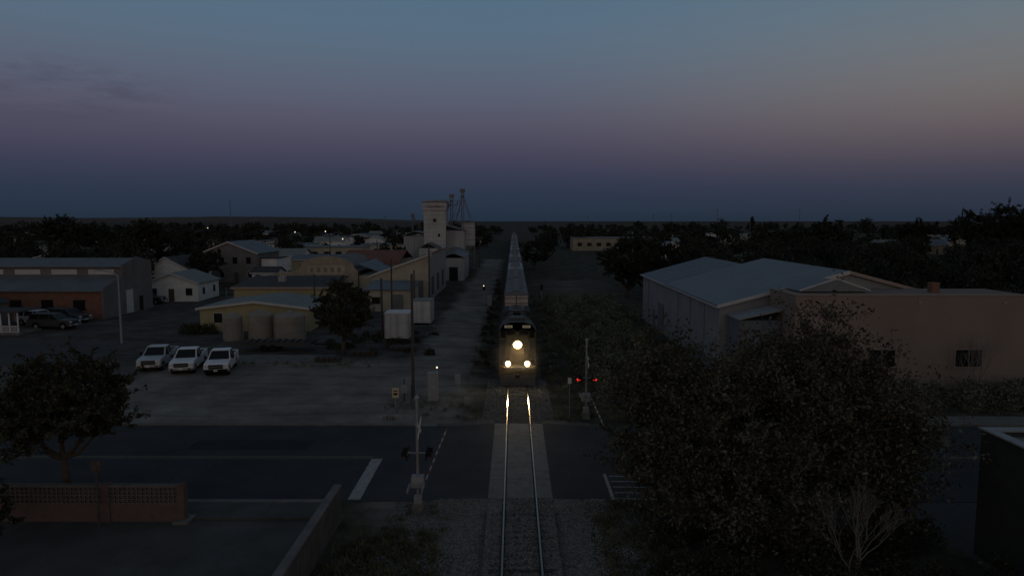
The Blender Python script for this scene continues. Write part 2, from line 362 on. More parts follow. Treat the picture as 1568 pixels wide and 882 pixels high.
# ---------------------------------------------------------------- railway
TX=.32
g=G('railway_track')
for sx_ in (-1,1):
    x=TX+sx_*.755
    g.box('head',railM,x-.036,x+.036,5,900,.165,.203);g.box('web',railside,x-.012,x+.012,5,900,.06,.165);g.box('foot',railside,x-.07,x+.07,5,900,.04,.062)
ys=list(np.arange(14,30.9,.55))+list(np.arange(43.3,78,.55))
for y in ys:
    j=random.uniform(-.05,.05);g.box('ties',tieM,TX-1.3+j,TX+1.3+j,y,y+.23,.0,.075+random.uniform(-.01,.01))
g.done(False)
g=G('crossing_panel')
for y in np.arange(31.1,42.9,2.38):
    y1=y+2.35
    for x0,x1 in ((TX-.66,TX+.66),(TX-1.53,TX-.81),(TX+.81,TX+1.53)): g.box('p',panelM,x0,x1,y,y1,.0,.187+random.uniform(0,.003))
for x in (TX-.79,TX-.68,TX+.70,TX+.795): g.box('flange',rubber,x-.02,x+.0,31.1,43,.0,.17)
g.done(True)
g=G('ballast_bed')
for (y0,y1,wl,wr) in ((8,31.08,2.6,2.8),(43.02,900,2.0,2.2)):
    yy=np.linspace(y0,y0+40 if y1>100 else y1,60);yy=list(yy)+([900] if y1>100 else [])
    v=[];f=[]
    for y in yy:
        a=random.uniform(-.25,.25);b_=random.uniform(-.25,.25)
        v+=[(TX-wl+a,y,-.01),(TX-1.5,y,.05),(TX+1.5,y,.05),(TX+wl+b_,y,-.01)]
    for i in range(len(yy)-1):
        for k in range(3): q=i*4+k;f.append((q,q+1,q+5,q+4))
    g.poly('b',bm,v,f)
g.done(True)
def stones(name,areas,n,seed):
    rng=np.random.default_rng(seed);Q=[]
    per=n//len(areas)
    for (x0,x1,y0,y1,s0) in areas:
        x=rng.uniform(x0,x1,per);y=rng.uniform(y0,y1,per)
        keep=(np.abs(np.abs(x-TX)-.755)>.09)&((y<31)|(y>43.1));x=x[keep];y=y[keep];k=len(x)
        s=rng.uniform(.5,1.3,k)*s0;z=np.where(np.abs(x-TX)<1.5,.055,.01)+np.where((y>29.7)&(y<31)&(np.abs(x-TX)<4),(y-29.7)*.12,0)
        o=np.stack([x,y,z],1)
        a=rng.uniform(0,6.28,k);ca,sa=np.cos(a),np.sin(a)
        def P(px,py,pz):
            px=px*s*rng.uniform(.7,1.2,k);py=py*s*rng.uniform(.7,1.2,k)
            return o+np.stack([px*ca-py*sa,px*sa+py*ca,pz*s],1)
        b4=[P(-1,-1,-.2),P(1,-1,-.2),P(1,1,-.2),P(-1,1,-.2)];t4=[P(-.55,-.5,.7),P(.5,-.6,.9),P(.6,.5,.7),P(-.5,.55,.8)]
        Q.append(np.stack(t4,1))
        for i in range(4): Q.append(np.stack([b4[i],b4[(i+1)%4],t4[(i+1)%4],t4[i]],1))
    arrmesh(name,np.concatenate(Q),[stoneM])
stones('ballast_stones',[(-2.4,3.2,22,31,.035),(-2.4,3.2,22,31,.035),(-2.1,2.7,43.1,56,.035),(-5.5,-1,22,31,.034),(1.5,5.5,22,31,.036),(-3.5,0,26,31,.03)],50000,5)
def tufts(name,areas,mat,seed,hgt=.25):
    rng=np.random.default_rng(seed);P=[]
    for (x0,x1,y0,y1,nt_,bl) in areas:
        cx=rng.uniform(x0,x1,nt_);cy=rng.uniform(y0,y1,nt_)
        for a,b_ in zip(cx,cy):
            k=bl;s=rng.uniform(.4,1.4)
            p=np.stack([a+rng.normal(size=k)*.16*s,b_+rng.normal(size=k)*.16*s,np.abs(rng.normal(size=k))*hgt*.5*s+.05],1);P.append(p)
    P=np.concatenate(P);arrmesh(name,leaves(rng,P,hgt*.55,.09,up=1.6),[mat])
tufts('weeds_grass',[(-7.2,-3.0,20,28.0,240,45),(-7,-3,26,30.5,20,30),(3.6,9,20,30.8,260,45),(-9,-2.4,43.8,50,60,26),(2.8,12,44,60,260,40),(3,12,60,110,260,30),(-4,-2,55,140,160,25),(9,17,45,75,160,34),(16,42,45,51,200,40),(-30,-12,60.5,62.5,60,25)],grassM,8)
def shrubs(name,items,mat,seed,ls=.09,dens=1):
    rng=np.random.default_rng(seed);P=[]
    for (x,y,r,h) in items:
        k=int(700*dens*r*r*h)+60;d=rng.normal(size=(k,3));d/=np.linalg.norm(d,axis=1)[:,None];rr=rng.uniform(.5,1,k)**.7*rng.uniform(.8,1.15,k)
        lob=1+.25*np.sin(3*np.arctan2(d[:,1],d[:,0])+x)
        p=np.stack([x+d[:,0]*r*rr*lob,y+d[:,1]*r*rr*lob,np.abs(d[:,2])*h*rr+.03],1);P.append(p)
    arrmesh(name,leaves(rng,np.concatenate(P),ls,.5,up=.4),[mat])
it=[];R=random.Random(11)
for i in range(190): y=R.uniform(47,112);x=R.uniform(5.6,15.8) if y>60 else R.uniform(6.4,16.5);it.append((x,y,R.uniform(.55,1.35),R.uniform(.6,1.7)))
for i in range(40): it.append((R.uniform(3.3,5.6),R.uniform(52,120),R.uniform(.3,.6),R.uniform(.3,.6)))
shrubs('scrub_bushes',it,shrubM,2,.10,.8)
shrubs('foundation_bushes',[(R.uniform(23,43),R.uniform(47,50.8),R.uniform(.7,1.4),R.uniform(.8,1.6)) for i in range(42)],shrubM,6,.09)
shrubs('hedge',[(-38.5+i*.8,79,.7,1.3) for i in range(5)],leafA,7,.1)
shrubs('lot_weeds',[(R.uniform(-20,-8),R.uniform(66,80),R.uniform(.3,.8),R.uniform(.3,.8)) for i in range(30)]+[(R.uniform(-3.6,-2.4),R.uniform(60,150),.4,.4) for i in range(40)],leafA,9,.1)
shrubs('roadside_bushes',[(R.uniform(10,17),R.uniform(44.5,49),R.uniform(.5,1.1),R.uniform(.5,1.4)) for i in range(24)]+[(R.uniform(4.6,17.5),R.uniform(20,28.5),R.uniform(.5,1.2),R.uniform(.5,1.7)) for i in range(46)],leafA,12,.08,1.1)
# ---------------------------------------------------------------- buildings
def house(name,x,y,w,dep,h,rh,axis='y',wall=white,roof=roofD,rz_=0,wins=3,door=True,ov=.35,sidewin=True,face=1,tr=trim):
    g=G(name,(x,y,0),rz_)
    hw=w/2
    if axis=='y':
        g.prism('walls',wall,[(-hw,0),(hw,0),(hw,h),(0,rh),(-hw,h)],0,dep,'y')
        sl=(rh-h)/hw
        for s in (-1,1):
            a=(0,rh+.02);b_=(s*(hw+ov),h-sl*ov+.02)
            pr=[a,b_,(b_[0],b_[1]+.14),(0,rh+.16)]
            g.prism('roof',roof,pr if s<0 else pr[::-1],-ov,dep+ov,'y')
            pr=[(0,rh-.1),(b_[0],b_[1]-.1),(b_[0],b_[1]+.17),(0,rh+.19)]
            g.prism('fascia',tr,pr if s<0 else pr[::-1],-ov-.05,-ov-.003,'y')
    else:
        g.prism('walls',wall,[(0,0),(dep,0),(dep,h),(dep/2,rh),(0,h)],-hw,hw,'x')
        sl=(rh-h)/(dep/2)
        for s in (-1,1):
            e=-ov if s<0 else dep+ov
            pr=[(dep/2,rh+.02),(e,h-sl*ov+.02),(e,h-sl*ov+.16),(dep/2,rh+.16)]
            g.prism('roof',roof,pr,-hw-ov,hw+ov,'x')
        g.box('fascia',tr,-hw-ov,hw+ov,-ov-.04,-ov-.003,h-sl*ov-.02,h-sl*ov+.17)
    n=wins
    for i in range(n):
        cx=-hw+w*(i+.5)/n
        if door and i==n//2: g.box('door',wood,cx-.45,cx+.45,-.05,0.0-.003,0.05,2.1);continue
        g.box('frames',tr,cx-.58,cx+.58,-.05,-.003,.95,2.25);g.box('windows',glass,cx-.5,cx+.5,-.08,-.052,1.03,2.17)
    if sidewin:
        for i in range(max(1,int(dep/4))):
            cy=dep*(i+.5)/max(1,int(dep/4))
            q=face*hw
            g.box('frames',tr,min(q,q+face*.05)+.003*face,max(q,q+face*.05)+.003*face,cy-.5,cy+.5,.95,2.2)
            g.box('windows',glass,min(q+face*.055,q+face*.08),max(q+face*.055,q+face*.08),cy-.42,cy+.42,1.03,2.12)
    return g
g=G('brick_warehouse',(-55,91,0))
g.box('front_wall',brickM,-32,-.25,0,5.0,0,3.7)
g.prism('leanto_roof',roofX,[(-.4,3.72),(4.9,5.3),(4.9,5.45),(-.4,3.87)],-32.3,0.1,'x')
g.prism('rear_walls',greyW,[(4.95,0),(12,0),(12,7.0),(8.5,7.6),(4.95,6.6)],-32,-.25,'x')
g.prism('end_wall',greyW,[(-.2,0),(12.3,0),(12.3,7.2),(8.5,8.0),(4.6,7.0),(4.6,5.7),(-.2,4.1)],-.24,0,'x')
g.prism('upper_roof',roofX,[(4.6,6.65),(8.5,7.65),(12.2,7.05),(12.2,7.15),(8.5,7.8),(4.6,6.8)],-32.2,-.26,'x')
for i in range(6):
    x=-31+i*5.2;g.box('clerestory_windows',glassl,x,x+3.6,4.9,4.94,5.65,6.35)
for i in range(7):
    x=-30+i*4.3;g.box('windows',glass,x,x+1.6,-.05,-.003,1.2,2.6)
g.box('door',trim,.003,.06,5.2,6.9,.1,3.4);g.box('door_panel',blackM,.003,.06,8.6,9.5,.1,2.2)
g.done()
g=house('porch_house',-68,79,10,5,3.2,5.4,'y',greyW,roofD,0,3,True)
for i in range(6):
    g.box('porch_posts',white,5.3+1.0*i,5.42+1.0*i,-.6,-.48,0,2.6)
g.box('porch_roof',roofD,5.1,10.6,-.9,3,2.6,2.75);g.box('porch_rail',white,5.1,10.4,-.6,-.53,.95,1.03);g.box('porch_rail',white,5.1,10.4,-.6,-.53,.25,.31)
for i in range(34): g.box('porch_rail',white,5.1+.155*i,5.14+.155*i,-.59,-.54,.31,.95)
g.box('porch_floor',concrete,5.1,10.6,-.9,3,0,.22)
g.done()
house('white_house',-56,111,8.5,9,3.0,4.6,'y',white,roofGr,.05,3,True).done()
g=house('white_house',-68,133,9,10,3.6,6.0,'y',white,roofD,.0,2,False);g.box('garage_door',greyW,-1.2,1.2,-.06,-.004,0,2.2);g.done()
g=house('two_storey_building',-61,146,12,14,6.2,8.6,'y',greyW,roofX,0,4,True)
for i in range(4): g.box('upper_windows',glass,-5+i*2.9,-4+i*2.9,-.05,-.003,4,5.4)
g.box('side_shed',white,6.2,9.5,2,9,0,5.0);g.box('side_shed_roof',roofD,6.1,9.7,1.8,9.2,5.0,5.2)
g.done()
house('white_shed',-51,139,5,5,2.6,3.6,'x',white,roofD,0,2,True).done()
house('yellow_building',-31,81,13.2,10,2.7,3.5,'y',yellowW,roofGr,0,3,True).done()
g=G('yellow_storehouse',(-33,97,0));g.box('walls',yellowW,-7,7,0,9,0,3.6);g.prism('roof',roofD,[(-.3,3.62),(9.3,4.5),(9.3,4.65),(-.3,3.77)],-7.3,7.3,'x')
g.box('fascia',trimT,-7.3,7.3,-.36,-.303,3.5,3.8)
for i in range(4): g.box('windows',glass,-6+i*3.4,-4.8+i*3.4,-.05,-.003,1.2,2.4)
g.box('roof_unit',galv,-2,-1,4,5,4.0,5.0);g.done()
g=G('curved_parapet_building',(-31.3,114,0))
prof=[(-9,0),(5.2,0),(5.2,4.8)]
for i in range(11):
    a=math.pi*i/10;prof.append((0+4.6*math.cos(a),5.3+2.0*math.sin(a)))
prof+=[(-5.2,4.8),(-9,4.4)]
g.prism('facade',tan2,prof,0,.4,'y')
pr=[(5.1,0),(5.1,4.7)]+[(4.3*math.cos(math.pi*i/10),4.9+2.0*math.sin(math.pi*i/10)) for i in range(11)]+[(-5.1,4.7),(-5.1,0)]
g.prism('walls',greyW,pr,.4,24,'y')
g.box('side_wing',cream,5.25,9.8,.6,20,0,4.0);g.prism('wing_roof',roofX,[(5.2,5.9),(10.2,4.0),(10.2,4.15),(5.2,6.05)],.3,20.3,'y')
g.box('mural',cream,-3.2,3.0,-.04,-.003,4.3,5.7)
for i in range(5): g.box('mural_letters',tan,-2.8+i*1.15,-2.2+i*1.15,-.06,-.042,4.6,5.4)
for i in range(4): g.box('windows',glass,-7+i*3.2,-5.6+i*3.2,-.05,-.003,1.2,2.8)
g.done()
g=G('trackside_warehouse',(-18,110,0))
g.prism('walls',cream,[(-5,0),(4.3,0),(4.3,7.6),(-5,4.3)],0,27,'y')
g.prism('roof',roofR,[(-5.4,4.2),(4.6,7.75),(4.6,7.92),(-5.4,4.37)],-.3,27.3,'y')
g.prism('fascia',trim,[(-5.4,4.1),(4.6,7.65),(4.6,7.95),(-5.4,4.4)],-.36,-.303,'y')
g.box('side_cladding',corrW,4.303,4.36,0,27,.3,7.4)
g.box('doors',greyW,1.2,3.4,-.06,-.003,0,3.6)
for i in range(2): g.box('windows',glass,-3.6+i*2.2,-2.5+i*2.2,-.05,-.003,1.4,2.6)
for i in range(3): g.box('loading_doors',wood,4.363,4.41,3+i*8,6+i*8,.9,3.9)
g.done()
g=G('rust_roof_shed',(-27.5,128,0));g.box('walls',tan2,-5,6,0,16,0,5.6);g.prism('roof',roofR,[(-.4,5.4),(8,7.2),(16.4,5.4),(16.4,5.6),(8,7.4),(-.4,5.6)],-5.4,6.2,'x');g.done()
g=G('white_outbuilding',(-18.3,99,0));g.box('walls',cream,-3.3,3.3,0,8,0,3.1);g.prism('roof',roofX,[(-.3,3.1),(8.3,3.7),(8.3,3.85),(-.3,3.25)],-3.6,3.6,'x');g.box('door',greyW,.6,2.2,-.06,-.003,0,2.5);g.box('windows',glass,-2.4,-1.2,-.05,-.003,1.1,2.1);g.done()
g=G('metal_shed',(-13.2,150,0));g.box('walls',corrX,-2.4,2.2,0,16,0,5.0);g.prism('roof',roofX,[(-2.7,5.0),(-.1,6.1),(2.5,5.0),(2.5,5.15),(-.1,6.25),(-2.7,5.15)],-.3,16.3,'y');g.box('door',blackM,-1,.9,-.06,-.003,0,3);g.done()
# grain elevator
elw=M('elevator_white',(.37,.375,.385),.8,.22,.35,stripe=(2,1.1),streak=.3)
ele=M('elevator_grey',(.25,.255,.265),.8,.3,.3,stripe=(0,.8),streak=.3)
g=G('grain_elevator',(-20.5,178,0))
g.box('tower',elw,-2.85,2.85,0,6.5,0,15.9);g.box('headhouse',elw,-3.05,3.05,-.25,6.75,15.92,17.9)
g.box('tower_band',steelD,-2.87,2.87,-.03,6.53,11.9,12.0)
g.box('tower_roof',roofX,-3.25,3.25,-.45,6.95,17.9,18.1);g.box('roof_curb',ele,-2.4,2.4,.6,5.9,18.1,18.55)
g.box('annex_left',ele,-8.2,-2.9,.6,9,0,9.2);g.prism('annex_left_roof',roofX,[(-8.5,9.2),(-5.5,10.3),(-2.9,9.9),(-2.9,10.1),(-5.5,10.5),(-8.5,9.4)],.3,9.3,'y')
g.box('annex_right',ele,2.9,7.6,1.2,10,0,10.6);g.prism('annex_right_roof',roofX,[(2.9,11.8),(7.9,10.5),(7.9,10.7),(2.9,12.0)],.9,10.3,'y')
g.box('front_shed',elw,-3.2,1.4,-7,-.05,0,6.4);g.prism('front_shed_roof',roofX,[(-3.5,6.2),(-.9,7.5),(1.7,6.2),(1.7,6.4),(-.9,7.7),(-3.5,6.4)],-7.3,-.06,'y')
g.box('low_shed',ele,1.6,8.8,-10,1.0,0,5.0);g.prism('low_shed_roof',roofX,[(1.4,5),(9.1,5),(9.1,5.2),(5.2,6.5),(1.4,5.2)],-10.3,1.1,'y')
g.box('windows',glass,-.4,.4,-.06,-.003,12.8,13.7);g.box('windows',glass,-1.9,-1.2,-7.05,-7.003,3,4);g.box('windows',glass,.8,1.4,-.06,-.003,9,9.8);g.box('doors',blackM,3.2,5.2,-10.05,-10.003,0,3.2)
g.tube('vent',steelD,[(-6.3,4,10),(-6.3,4,14.8)],.18);g.tube('vent',steelD,[(-6.3,4,14.6),(-4,4,11)],.12)
g.box('vent_head',steelD,-6.7,-5.9,3.6,4.4,14.2,15.0)
for (lx,zt) in ((4.1,19.8),(7.0,21.2)):
    for ax_ in (-.28,.28): g.box('leg',steelD,lx+ax_-.1,lx+ax_+.1,3.5,4.0,10.6,zt)
    for z in np.arange(11,zt-1,1.0): g.tube('leg_lattice',steelD,[(lx-.3,3.45,z),(lx+.3,3.45,z+.5)],.04,4)
    g.box('leg_head',steelD,lx-.6,lx+.65,3.2,4.4,zt-.6,zt+.3)
g.box('leg_platform',steelD,3.0,5.6,2.6,5.0,17.3,17.42)
for a in ((3.0,2.6),(5.6,2.6),(5.6,5.0),(3.0,5.0)): g.tube('leg_rail',steelD,[(a[0],a[1],17.4),(a[0],a[1],18.5)],.05,5)
for z in (18,18.5): g.tube('leg_rail',steelD,[(3.0,2.6,z),(5.6,2.6,z)],.05,5)
for (p,q,r_) in (((7.0,4,19.8),(9.0,4,13.6),.14),((7.0,4,19.8),(5.0,4,12.4),.14),((4.2,4,18.6),(2.4,3,15.0),.13),((4.4,4,14),(7,4,16.5),.06),((4.4,4,16.5),(7,4,19),.06),((7.0,4,21),(10.2,5,11),.05),((7,4,21),(3,6,11),.05)): g.tube('spout',steelD,[p,q],r_,6)
g.done()
tx=bpy.data.curves.new('elevator_sign','FONT');tx.body='Chambers';tx.size=1.15;tx.align_x='CENTER';tx.extrude=.02
t=bpy.data.objects.new('elevator_sign',tx);S.collection.objects.link(t);t.location=(-20.5,177.7,16.5);t.rotation_euler=(math.pi/2,0,0);tx.materials.append(roofD)
g=G('elevated_grain_bin',(-12.3,184,0))
g.box('bin',elw,-1.75,1.75,0,3.5,6.6,12.7);g.prism('cap',roofX,[(-1.95,12.7),(1.95,12.7),(0.3,13.2),(-.3,13.2)],-.2,3.7,'y')
g.poly('hopper',ele,[(-1.75,0,6.6),(1.75,0,6.6),(1.75,3.5,6.6),(-1.75,3.5,6.6),(-.3,1.5,4.8),(.3,1.5,4.8),(.3,2.1,4.8),(-.3,2.1,4.8)],[(0,1,5,4),(1,2,6,5),(2,3,7,6),(3,0,4,7),(4,5,6,7)])
for a in (-1.6,1.6):
    for b_ in (.15,3.35): g.tube('legs',steelD,[(a,b_,0),(a,b_,6.6)],.14,6)
for z0,z1 in ((.3,3.3),(3.3,6.4)): g.tube('braces',steelD,[(-1.6,.15,z0),(1.6,.15,z1)],.07,5);g.tube('braces',steelD,[(1.6,.15,z0),(-1.6,.15,z1)],.07,5)
for z in (8.1,9.6,11.1): g.box('bands',steelD,-1.78,1.78,-.03,3.53,z,z+.1)
g.done()
# right metal warehouse
g=G('metal_warehouse',(0,0,0))
y0,y1,y2=57.6,77,92
g.prism('walls',corrW,[(17.5,0),(39,0),(39,6),(28.25,8.8),(17.5,6)],y0,y1,'y')
g.prism('rear_walls',corrW,[(17.52,0),(34.5,0),(34.5,5.9),(25.9,8.2),(17.52,5.9)],y1,y2,'y')
for s,e in ((-1,17.2),(1,39.3)):
    pr=[(28.25,8.84),(e,5.95),(e,6.1),(28.25,8.99)];g.prism('roof',roofG,pr if s<0 else pr[::-1],y0-.3,y1+.2,'y')
    pr=[(28.25,8.72),(e,5.83),(e,6.11),(28.25,9.01)];g.prism('fascia_tan' if s>0 else 'fascia',trimT if s>0 else trim,pr if s<0 else pr[::-1],y0-.38,y0-.303,'y')
for s,e in ((-1,17.25),(1,34.8)):
    pr=[(25.9,8.22),(e,5.87),(e,5.98),(25.9,8.35)];g.prism('rear_roof',roofX,pr if s<0 else pr[::-1],y1+.21,y2+.3,'y')
g.box('gutter',trim,17.08,17.19,y0-.3,y2,5.88,5.98)
g.box('personnel_doors',greyW,17.44,17.497,84,85.1,.1,2.2);g.box('personnel_doors',greyW,17.44,17.497,79,82,.1,3.4)
for y in (62,67,72,88): g.tube('downpipes',galv,[(17.4,y,0),(17.4,y,5.9)],.05,6)
g.done()
g=G('tan_stucco_building',(0,0,0))
g.box('walls',tan,21.6,39.6,52,57.3,0,7.5)
g.box('parapet_cap',trimT,21.55,39.65,51.95,52.3,7.5,7.57);g.box('parapet_cap',trimT,21.55,21.9,52.31,57.2,7.5,7.57)
g.box('chimney',brickM,33.2,33.8,54,54.6,7.5,8.3)
for x in (27.4,34.1):
    g.box('window_frames',trimT,x-.1,x+2.1,51.95,51.997,1.9,3.4);g.box('windows',glass,x,x+.95,51.90,51.948,2.0,3.3);g.box('windows',glass,x+1.05,x+2,51.90,51.948,2.0,3.3)
for x in (24,31,37.5): g.box('scuppers',galv,x,x+.25,51.93,51.997,6.9,7.05)
g.prism('small_gable_roof',roofG,[(22.8,7.6),(28.2,7.6),(25.6,8.5)],54,57.1,'y')
g.prism('small_gable_fascia',trim,[(22.7,7.64),(25.6,8.58),(28.3,7.64),(28.3,7.74),(25.6,8.7),(22.7,7.74)],53.9,53.99,'y')
g.box('low_annex',M('annex_blue',(.12,.14,.165),.7,.1),18.2,21.55,54.5,57.3,0,5.2);g.prism('annex_roof',galv,[(18.0,5.25),(21.5,6.0),(21.5,6.12),(18.0,5.37)],54.2,57.3,'y')
g.done()
g=G('flat_roof_building',(0,0,0));dgr=M('green_grey_wall',(.040,.043,.040),.9,.3,.6)
g.box('walls',dgr,18.4,34,8,26.2,0,4.8);g.box('parapet',dgr,18.4,18.7,8,26.2,4.8,5.05);g.box('parapet',dgr,18.7,34,25.9,26.2,4.8,5.05)
g.box('parapet_cap',galv,18.32,18.78,7.9,26.3,5.05,5.11);g.box('parapet_cap',galv,18.79,34,25.82,26.3,5.05,5.11)
g.box('roof_deck',roofGr,18.72,34,8,25.88,4.8,4.84);g.box('roof_unit',galv,22,23.5,22,23.2,4.84,5.7)
g.box('door',blackM,18.34,18.397,22,23,.1,2.2);g.box('window',glass,18.35,18.397,18,20,1.2,2.4)
g.done()
R=random.Random(21)
hw=[white,cream,tan2,greyW,yellowW,whitew]
for i in range(84):
    left=i<54
    y=R.uniform(170,560);x=(-R.uniform(.12,.72) if left else R.uniform(.10,.7))*y
    if left and x>-32: x-=30
    if (not left) and x<40: x+=40
    m=hw[i%6] if R.random()<.75 else white
    h=R.uniform(2.8,4)
    house('house',x,y,R.uniform(8,15),R.uniform(7,11),h,h+R.uniform(.8,2.2),R.choice('xy'),m,R.choice([roofD,roofX,roofGr,roofD]),R.uniform(-.15,.15),3,True,face=1 if x<0 else -1).done()
house('green_roof_house',150,265,16,10,3.4,5.6,'x',white,roofGr,.1,4,True,face=-1).done()
for (x,y,w_) in ((-62,230,22),(-90,260,26),(-48,255,18),(-110,300,30)):
    g=G('low_commercial_building',(x,y,0));g.box('walls',white if w_>24 else cream,-w_/2,w_/2,0,12,0,4.2);g.box('roof',roofX,-w_/2-.3,w_/2+.3,-.3,12.3,4.2,4.5)
    for i in range(int(w_/4)): g.box('windows',glass,-w_/2+1+i*4,-w_/2+3+i*4,-.05,-.003,1,2.8)
    g.done()
g=G('long_white_warehouse',(44,300,0));g.box('walls',tan2,-18,18,0,14,0,5.5);g.box('roof',roofX,-18.2,18.2,-.2,14.2,5.5,5.8)
for i in range(8): g.box('windows',glass,-16+i*4.2,-14+i*4.2,-.05,-.003,2,3.6)
g.done()
# ---------------------------------------------------------------- walls in foreground
g=G('brick_lattice_wall',(0,28.9,0))
brk=M('wall_brick',(.115,.080,.070),.95,.22,2.5,spec=.05);blk=M('breeze_block',(.125,.11,.10),.95,.2,2,spec=.05)
for (x0,x1) in ((-23.5,-18.05),(-17.75,-14.75)):
    g.box('base',brk,x0,x1,0,.22,0,.82)
    for r in range(1,8): g.box('mortar',blk,x0,x1,-.004,0.0,r*.1,r*.1+.012)
    g.box('back',blk,x0,x1,.09,.12,.82,1.58)
    n=int((x1-x0)/.2)
    for r in range(4):
        z=.84+r*.19
        g.box('block_rails',blk,x0,x1,.0,.089,z-.02,z+.02)
    for k in range(n+1):
        xx=x0+(x1-x0)*k/n;g.box('block_webs',blk,xx-.02,xx+.02,.003,.086,.86,1.56)
    g.box('cap',blk,x0,x1,-.04,.26,1.58,1.66)
for x in (-23.7,-17.9,-14.6): g.box('piers',brk,x-.15,x+.15,-.06,.28,0,1.7)
g.box('foot',concrete,-14.9,-14.2,-.3,.5,0,.12)
g.done()
g=G('boundary_wall',(-7.74,0,0));g.box('blocks',M('painted_block',(.10,.093,.086),.95,.35,1.2,bump=.2,spec=.05),-.12,.12,12,29,0,1.58)
for y in np.arange(12.2,29,.41): g.box('joints',asph2,.121,.124,y,y+.015,0,1.58)
for z in np.arange(.2,1.5,.2): g.box('joints',asph2,.121,.124,12,29,z,z+.012)
g.box('cap',concrete,-.17,.17,11.95,29.05,1.58,1.66);g.done()
# ---------------------------------------------------------------- poles and signals
def upole(x,y,h,arm=True,r=.14,rz_=0):
    g=G('utility_pole',(x,y,0),rz_);g.tube('pole',wood,[(0,0,-.2),(0,0,h)],[r,r*.7],8)
    if arm:
        g.box('arm',wood,-1.1,1.1,-.06,.06,h-.75,h-.62)
        for a in (-1,-.5,.5,1): g.tube('ins',galv,[(a,0,h-.62),(a,0,h-.45)],.04,5)
        g.tube('transformer',galv,[(.3,0,h-2),(.3,0,h-1.2)],.2,8)
    g.done(True)
for q in ((-7.5,50,9.3,False,.13),(-14.8,76,6.8,False,.16),(-17.8,99,7.6),(-14.2,97,6.2,False),(-13.3,107,9.6),(-12.9,104,8.6,False),(-113,205,10.5),(-150,205,9),(97,190,7),(-43,160,10),(-75,170,9),(-9.5,190,9),(60,260,9),(-27,92,6,False),(-30,150,9),(130,200,9)): upole(*q)
g=G('radio_mast',(-640,1550,0));g.tube('m',steelD,[(0,0,0),(0,0,58)],.9,4);g.done(True)
for (x,y,h) in ((255,860,26),(358,860,26),(190,830,20),(175,860,20),(95,880,17),(-150,800,17)):
    g=G('floodlight_pole',(x,y,0));g.tube('m',steelD,[(0,0,0),(0,0,h)],.3,5);g.box('h',steelD,-1.2,1.2,-.2,.2,h,h+1);g.done(True)
g=G('street_lamp',(-42.5,73,0));g.tube('m',galv,[(0,0,0),(0,0,7.2),(-.5,0,7.7),(-1.8,0,7.9)],[.12,.08,.06,.05],7);g.box('h',galv,-2.5,-1.7,-.12,.12,7.82,7.97);g.done(True)
def crossing_signal(x,y,dirn,lit):
    g=G('railroad_crossing_signal',(x,y,0))
    g.box('foundation',concrete,-.26,.26,-.26,.26,0,.42,.03,.03)
    g.box('junction_base',galv,-.17,.17,-.17,.17,.42,.75)
    g.tube('mast',galv,[(0,0,.7),(0,0,5.2)],.065,8);g.tube('cap',galv,[(0,0,5.2),(0,0,5.28)],[.08,.02],8)
    g.box('gate_mechanism',galv,-.3,.3,-.22,.22,1.2,1.7,.03,.03)
    zz=2.75
    g.tube('crossarm',galv,[(-.42,0,zz),(.42,0,zz)],.035,6)
    for s in (-1,1):
        for j in (-1,1):
            c=Vector((s*.42,j*.28,zz));d=Vector((s*.75,-.66,0)).normalized() if lit else Vector((s,0,0))
            g.tube('lamp_brackets',galv,[Vector((s*.42,0,zz)),c],.025,5)
            if lit and j>0: continue
            g.tube('backgrounds',blackM,[c,c+d*.03],.25,14)
            g.tube('hoods',blackM,[c+d*.03+Vector((0,0,.05)),c+d*.26+Vector((0,0,.05))],.11,10)
            g.tube('lenses_lit' if lit else 'lenses',redE if lit else redM,[c+d*.04,c+d*.262],.085,10)
    for a in (1,-1):
        d=Vector((0,.55*a,.32));n=Vector((0,-.32*a,.55)).normalized()*.09;c=Vector((.09,0,3.9))
        pts=[c-d-n,c+d-n,c+d+n,c-d+n];g.poly('crossbuck',white,pts+[p+Vector((.02+.01*a,0,0)) for p in pts],[(0,1,2,3),(7,6,5,4),(0,4,5,1),(1,5,6,2),(2,6,7,3),(3,7,4,0)])
    g.tube('bell',galv,[(0,0,5.28),(0,0,5.42)],[.13,.05],10)
    ln=8.2 if dirn>0 else 6.2
    for i in range(14):
        a=i/14;b_=(i+1)/14
        p=lambda t:(.34+.12*t,dirn*(.25+ln*t),1.42-.22*t)
        g.tube('arm_red' if i%2 else 'arm_white',redM if i%2 else galv,[p(a),p(b_)],.038,5)
    for s in (-.32,.32): g.box('counterweights',galv,s-.03,s+.03,min(-dirn*.3,-dirn*1.1),max(-dirn*.3,-dirn*1.1),1.3,1.45)
    g.done()
crossing_signal(-4.35,30.0,1,False);crossing_signal(4.85,44.8,-1,True)
g=G('side_lamp_unit',(3.75,44.9,0));g.tube('p',galv,[(0,0,0),(0,0,2.4)],.025,6);g.box('s',white,-.12,.12,-.05,-.02,2.35,2.75);g.done(True)
g=G('signal_equipment_cabinet',(-5.9,49,0));g.box('c',galv,-.35,.35,-.3,.3,.15,2.1);g.box('c2',galv,-.4,.4,-.35,.35,2.1,2.18);g.box('b',concrete,-.5,.5,-.4,.4,0,.15);g.box('d',galv,-.28,.28,-.32,-.303,.4,1.9)
g.tube('t',galv,[(.3,0,2.1),(.3,0,2.5)],.04,6);g.tube('lamp',whiteE,[(.3,0,2.5),(.3,0,2.6)],.05,8);g.done(True)
g=G('signal_equipment_cabinet',(-4.3,51.5,0));g.tube('c',galv,[(0,0,0),(0,0,.9)],.06,6);g.box('c',galv,-.2,.2,-.15,.15,.7,1.45);g.done(True)
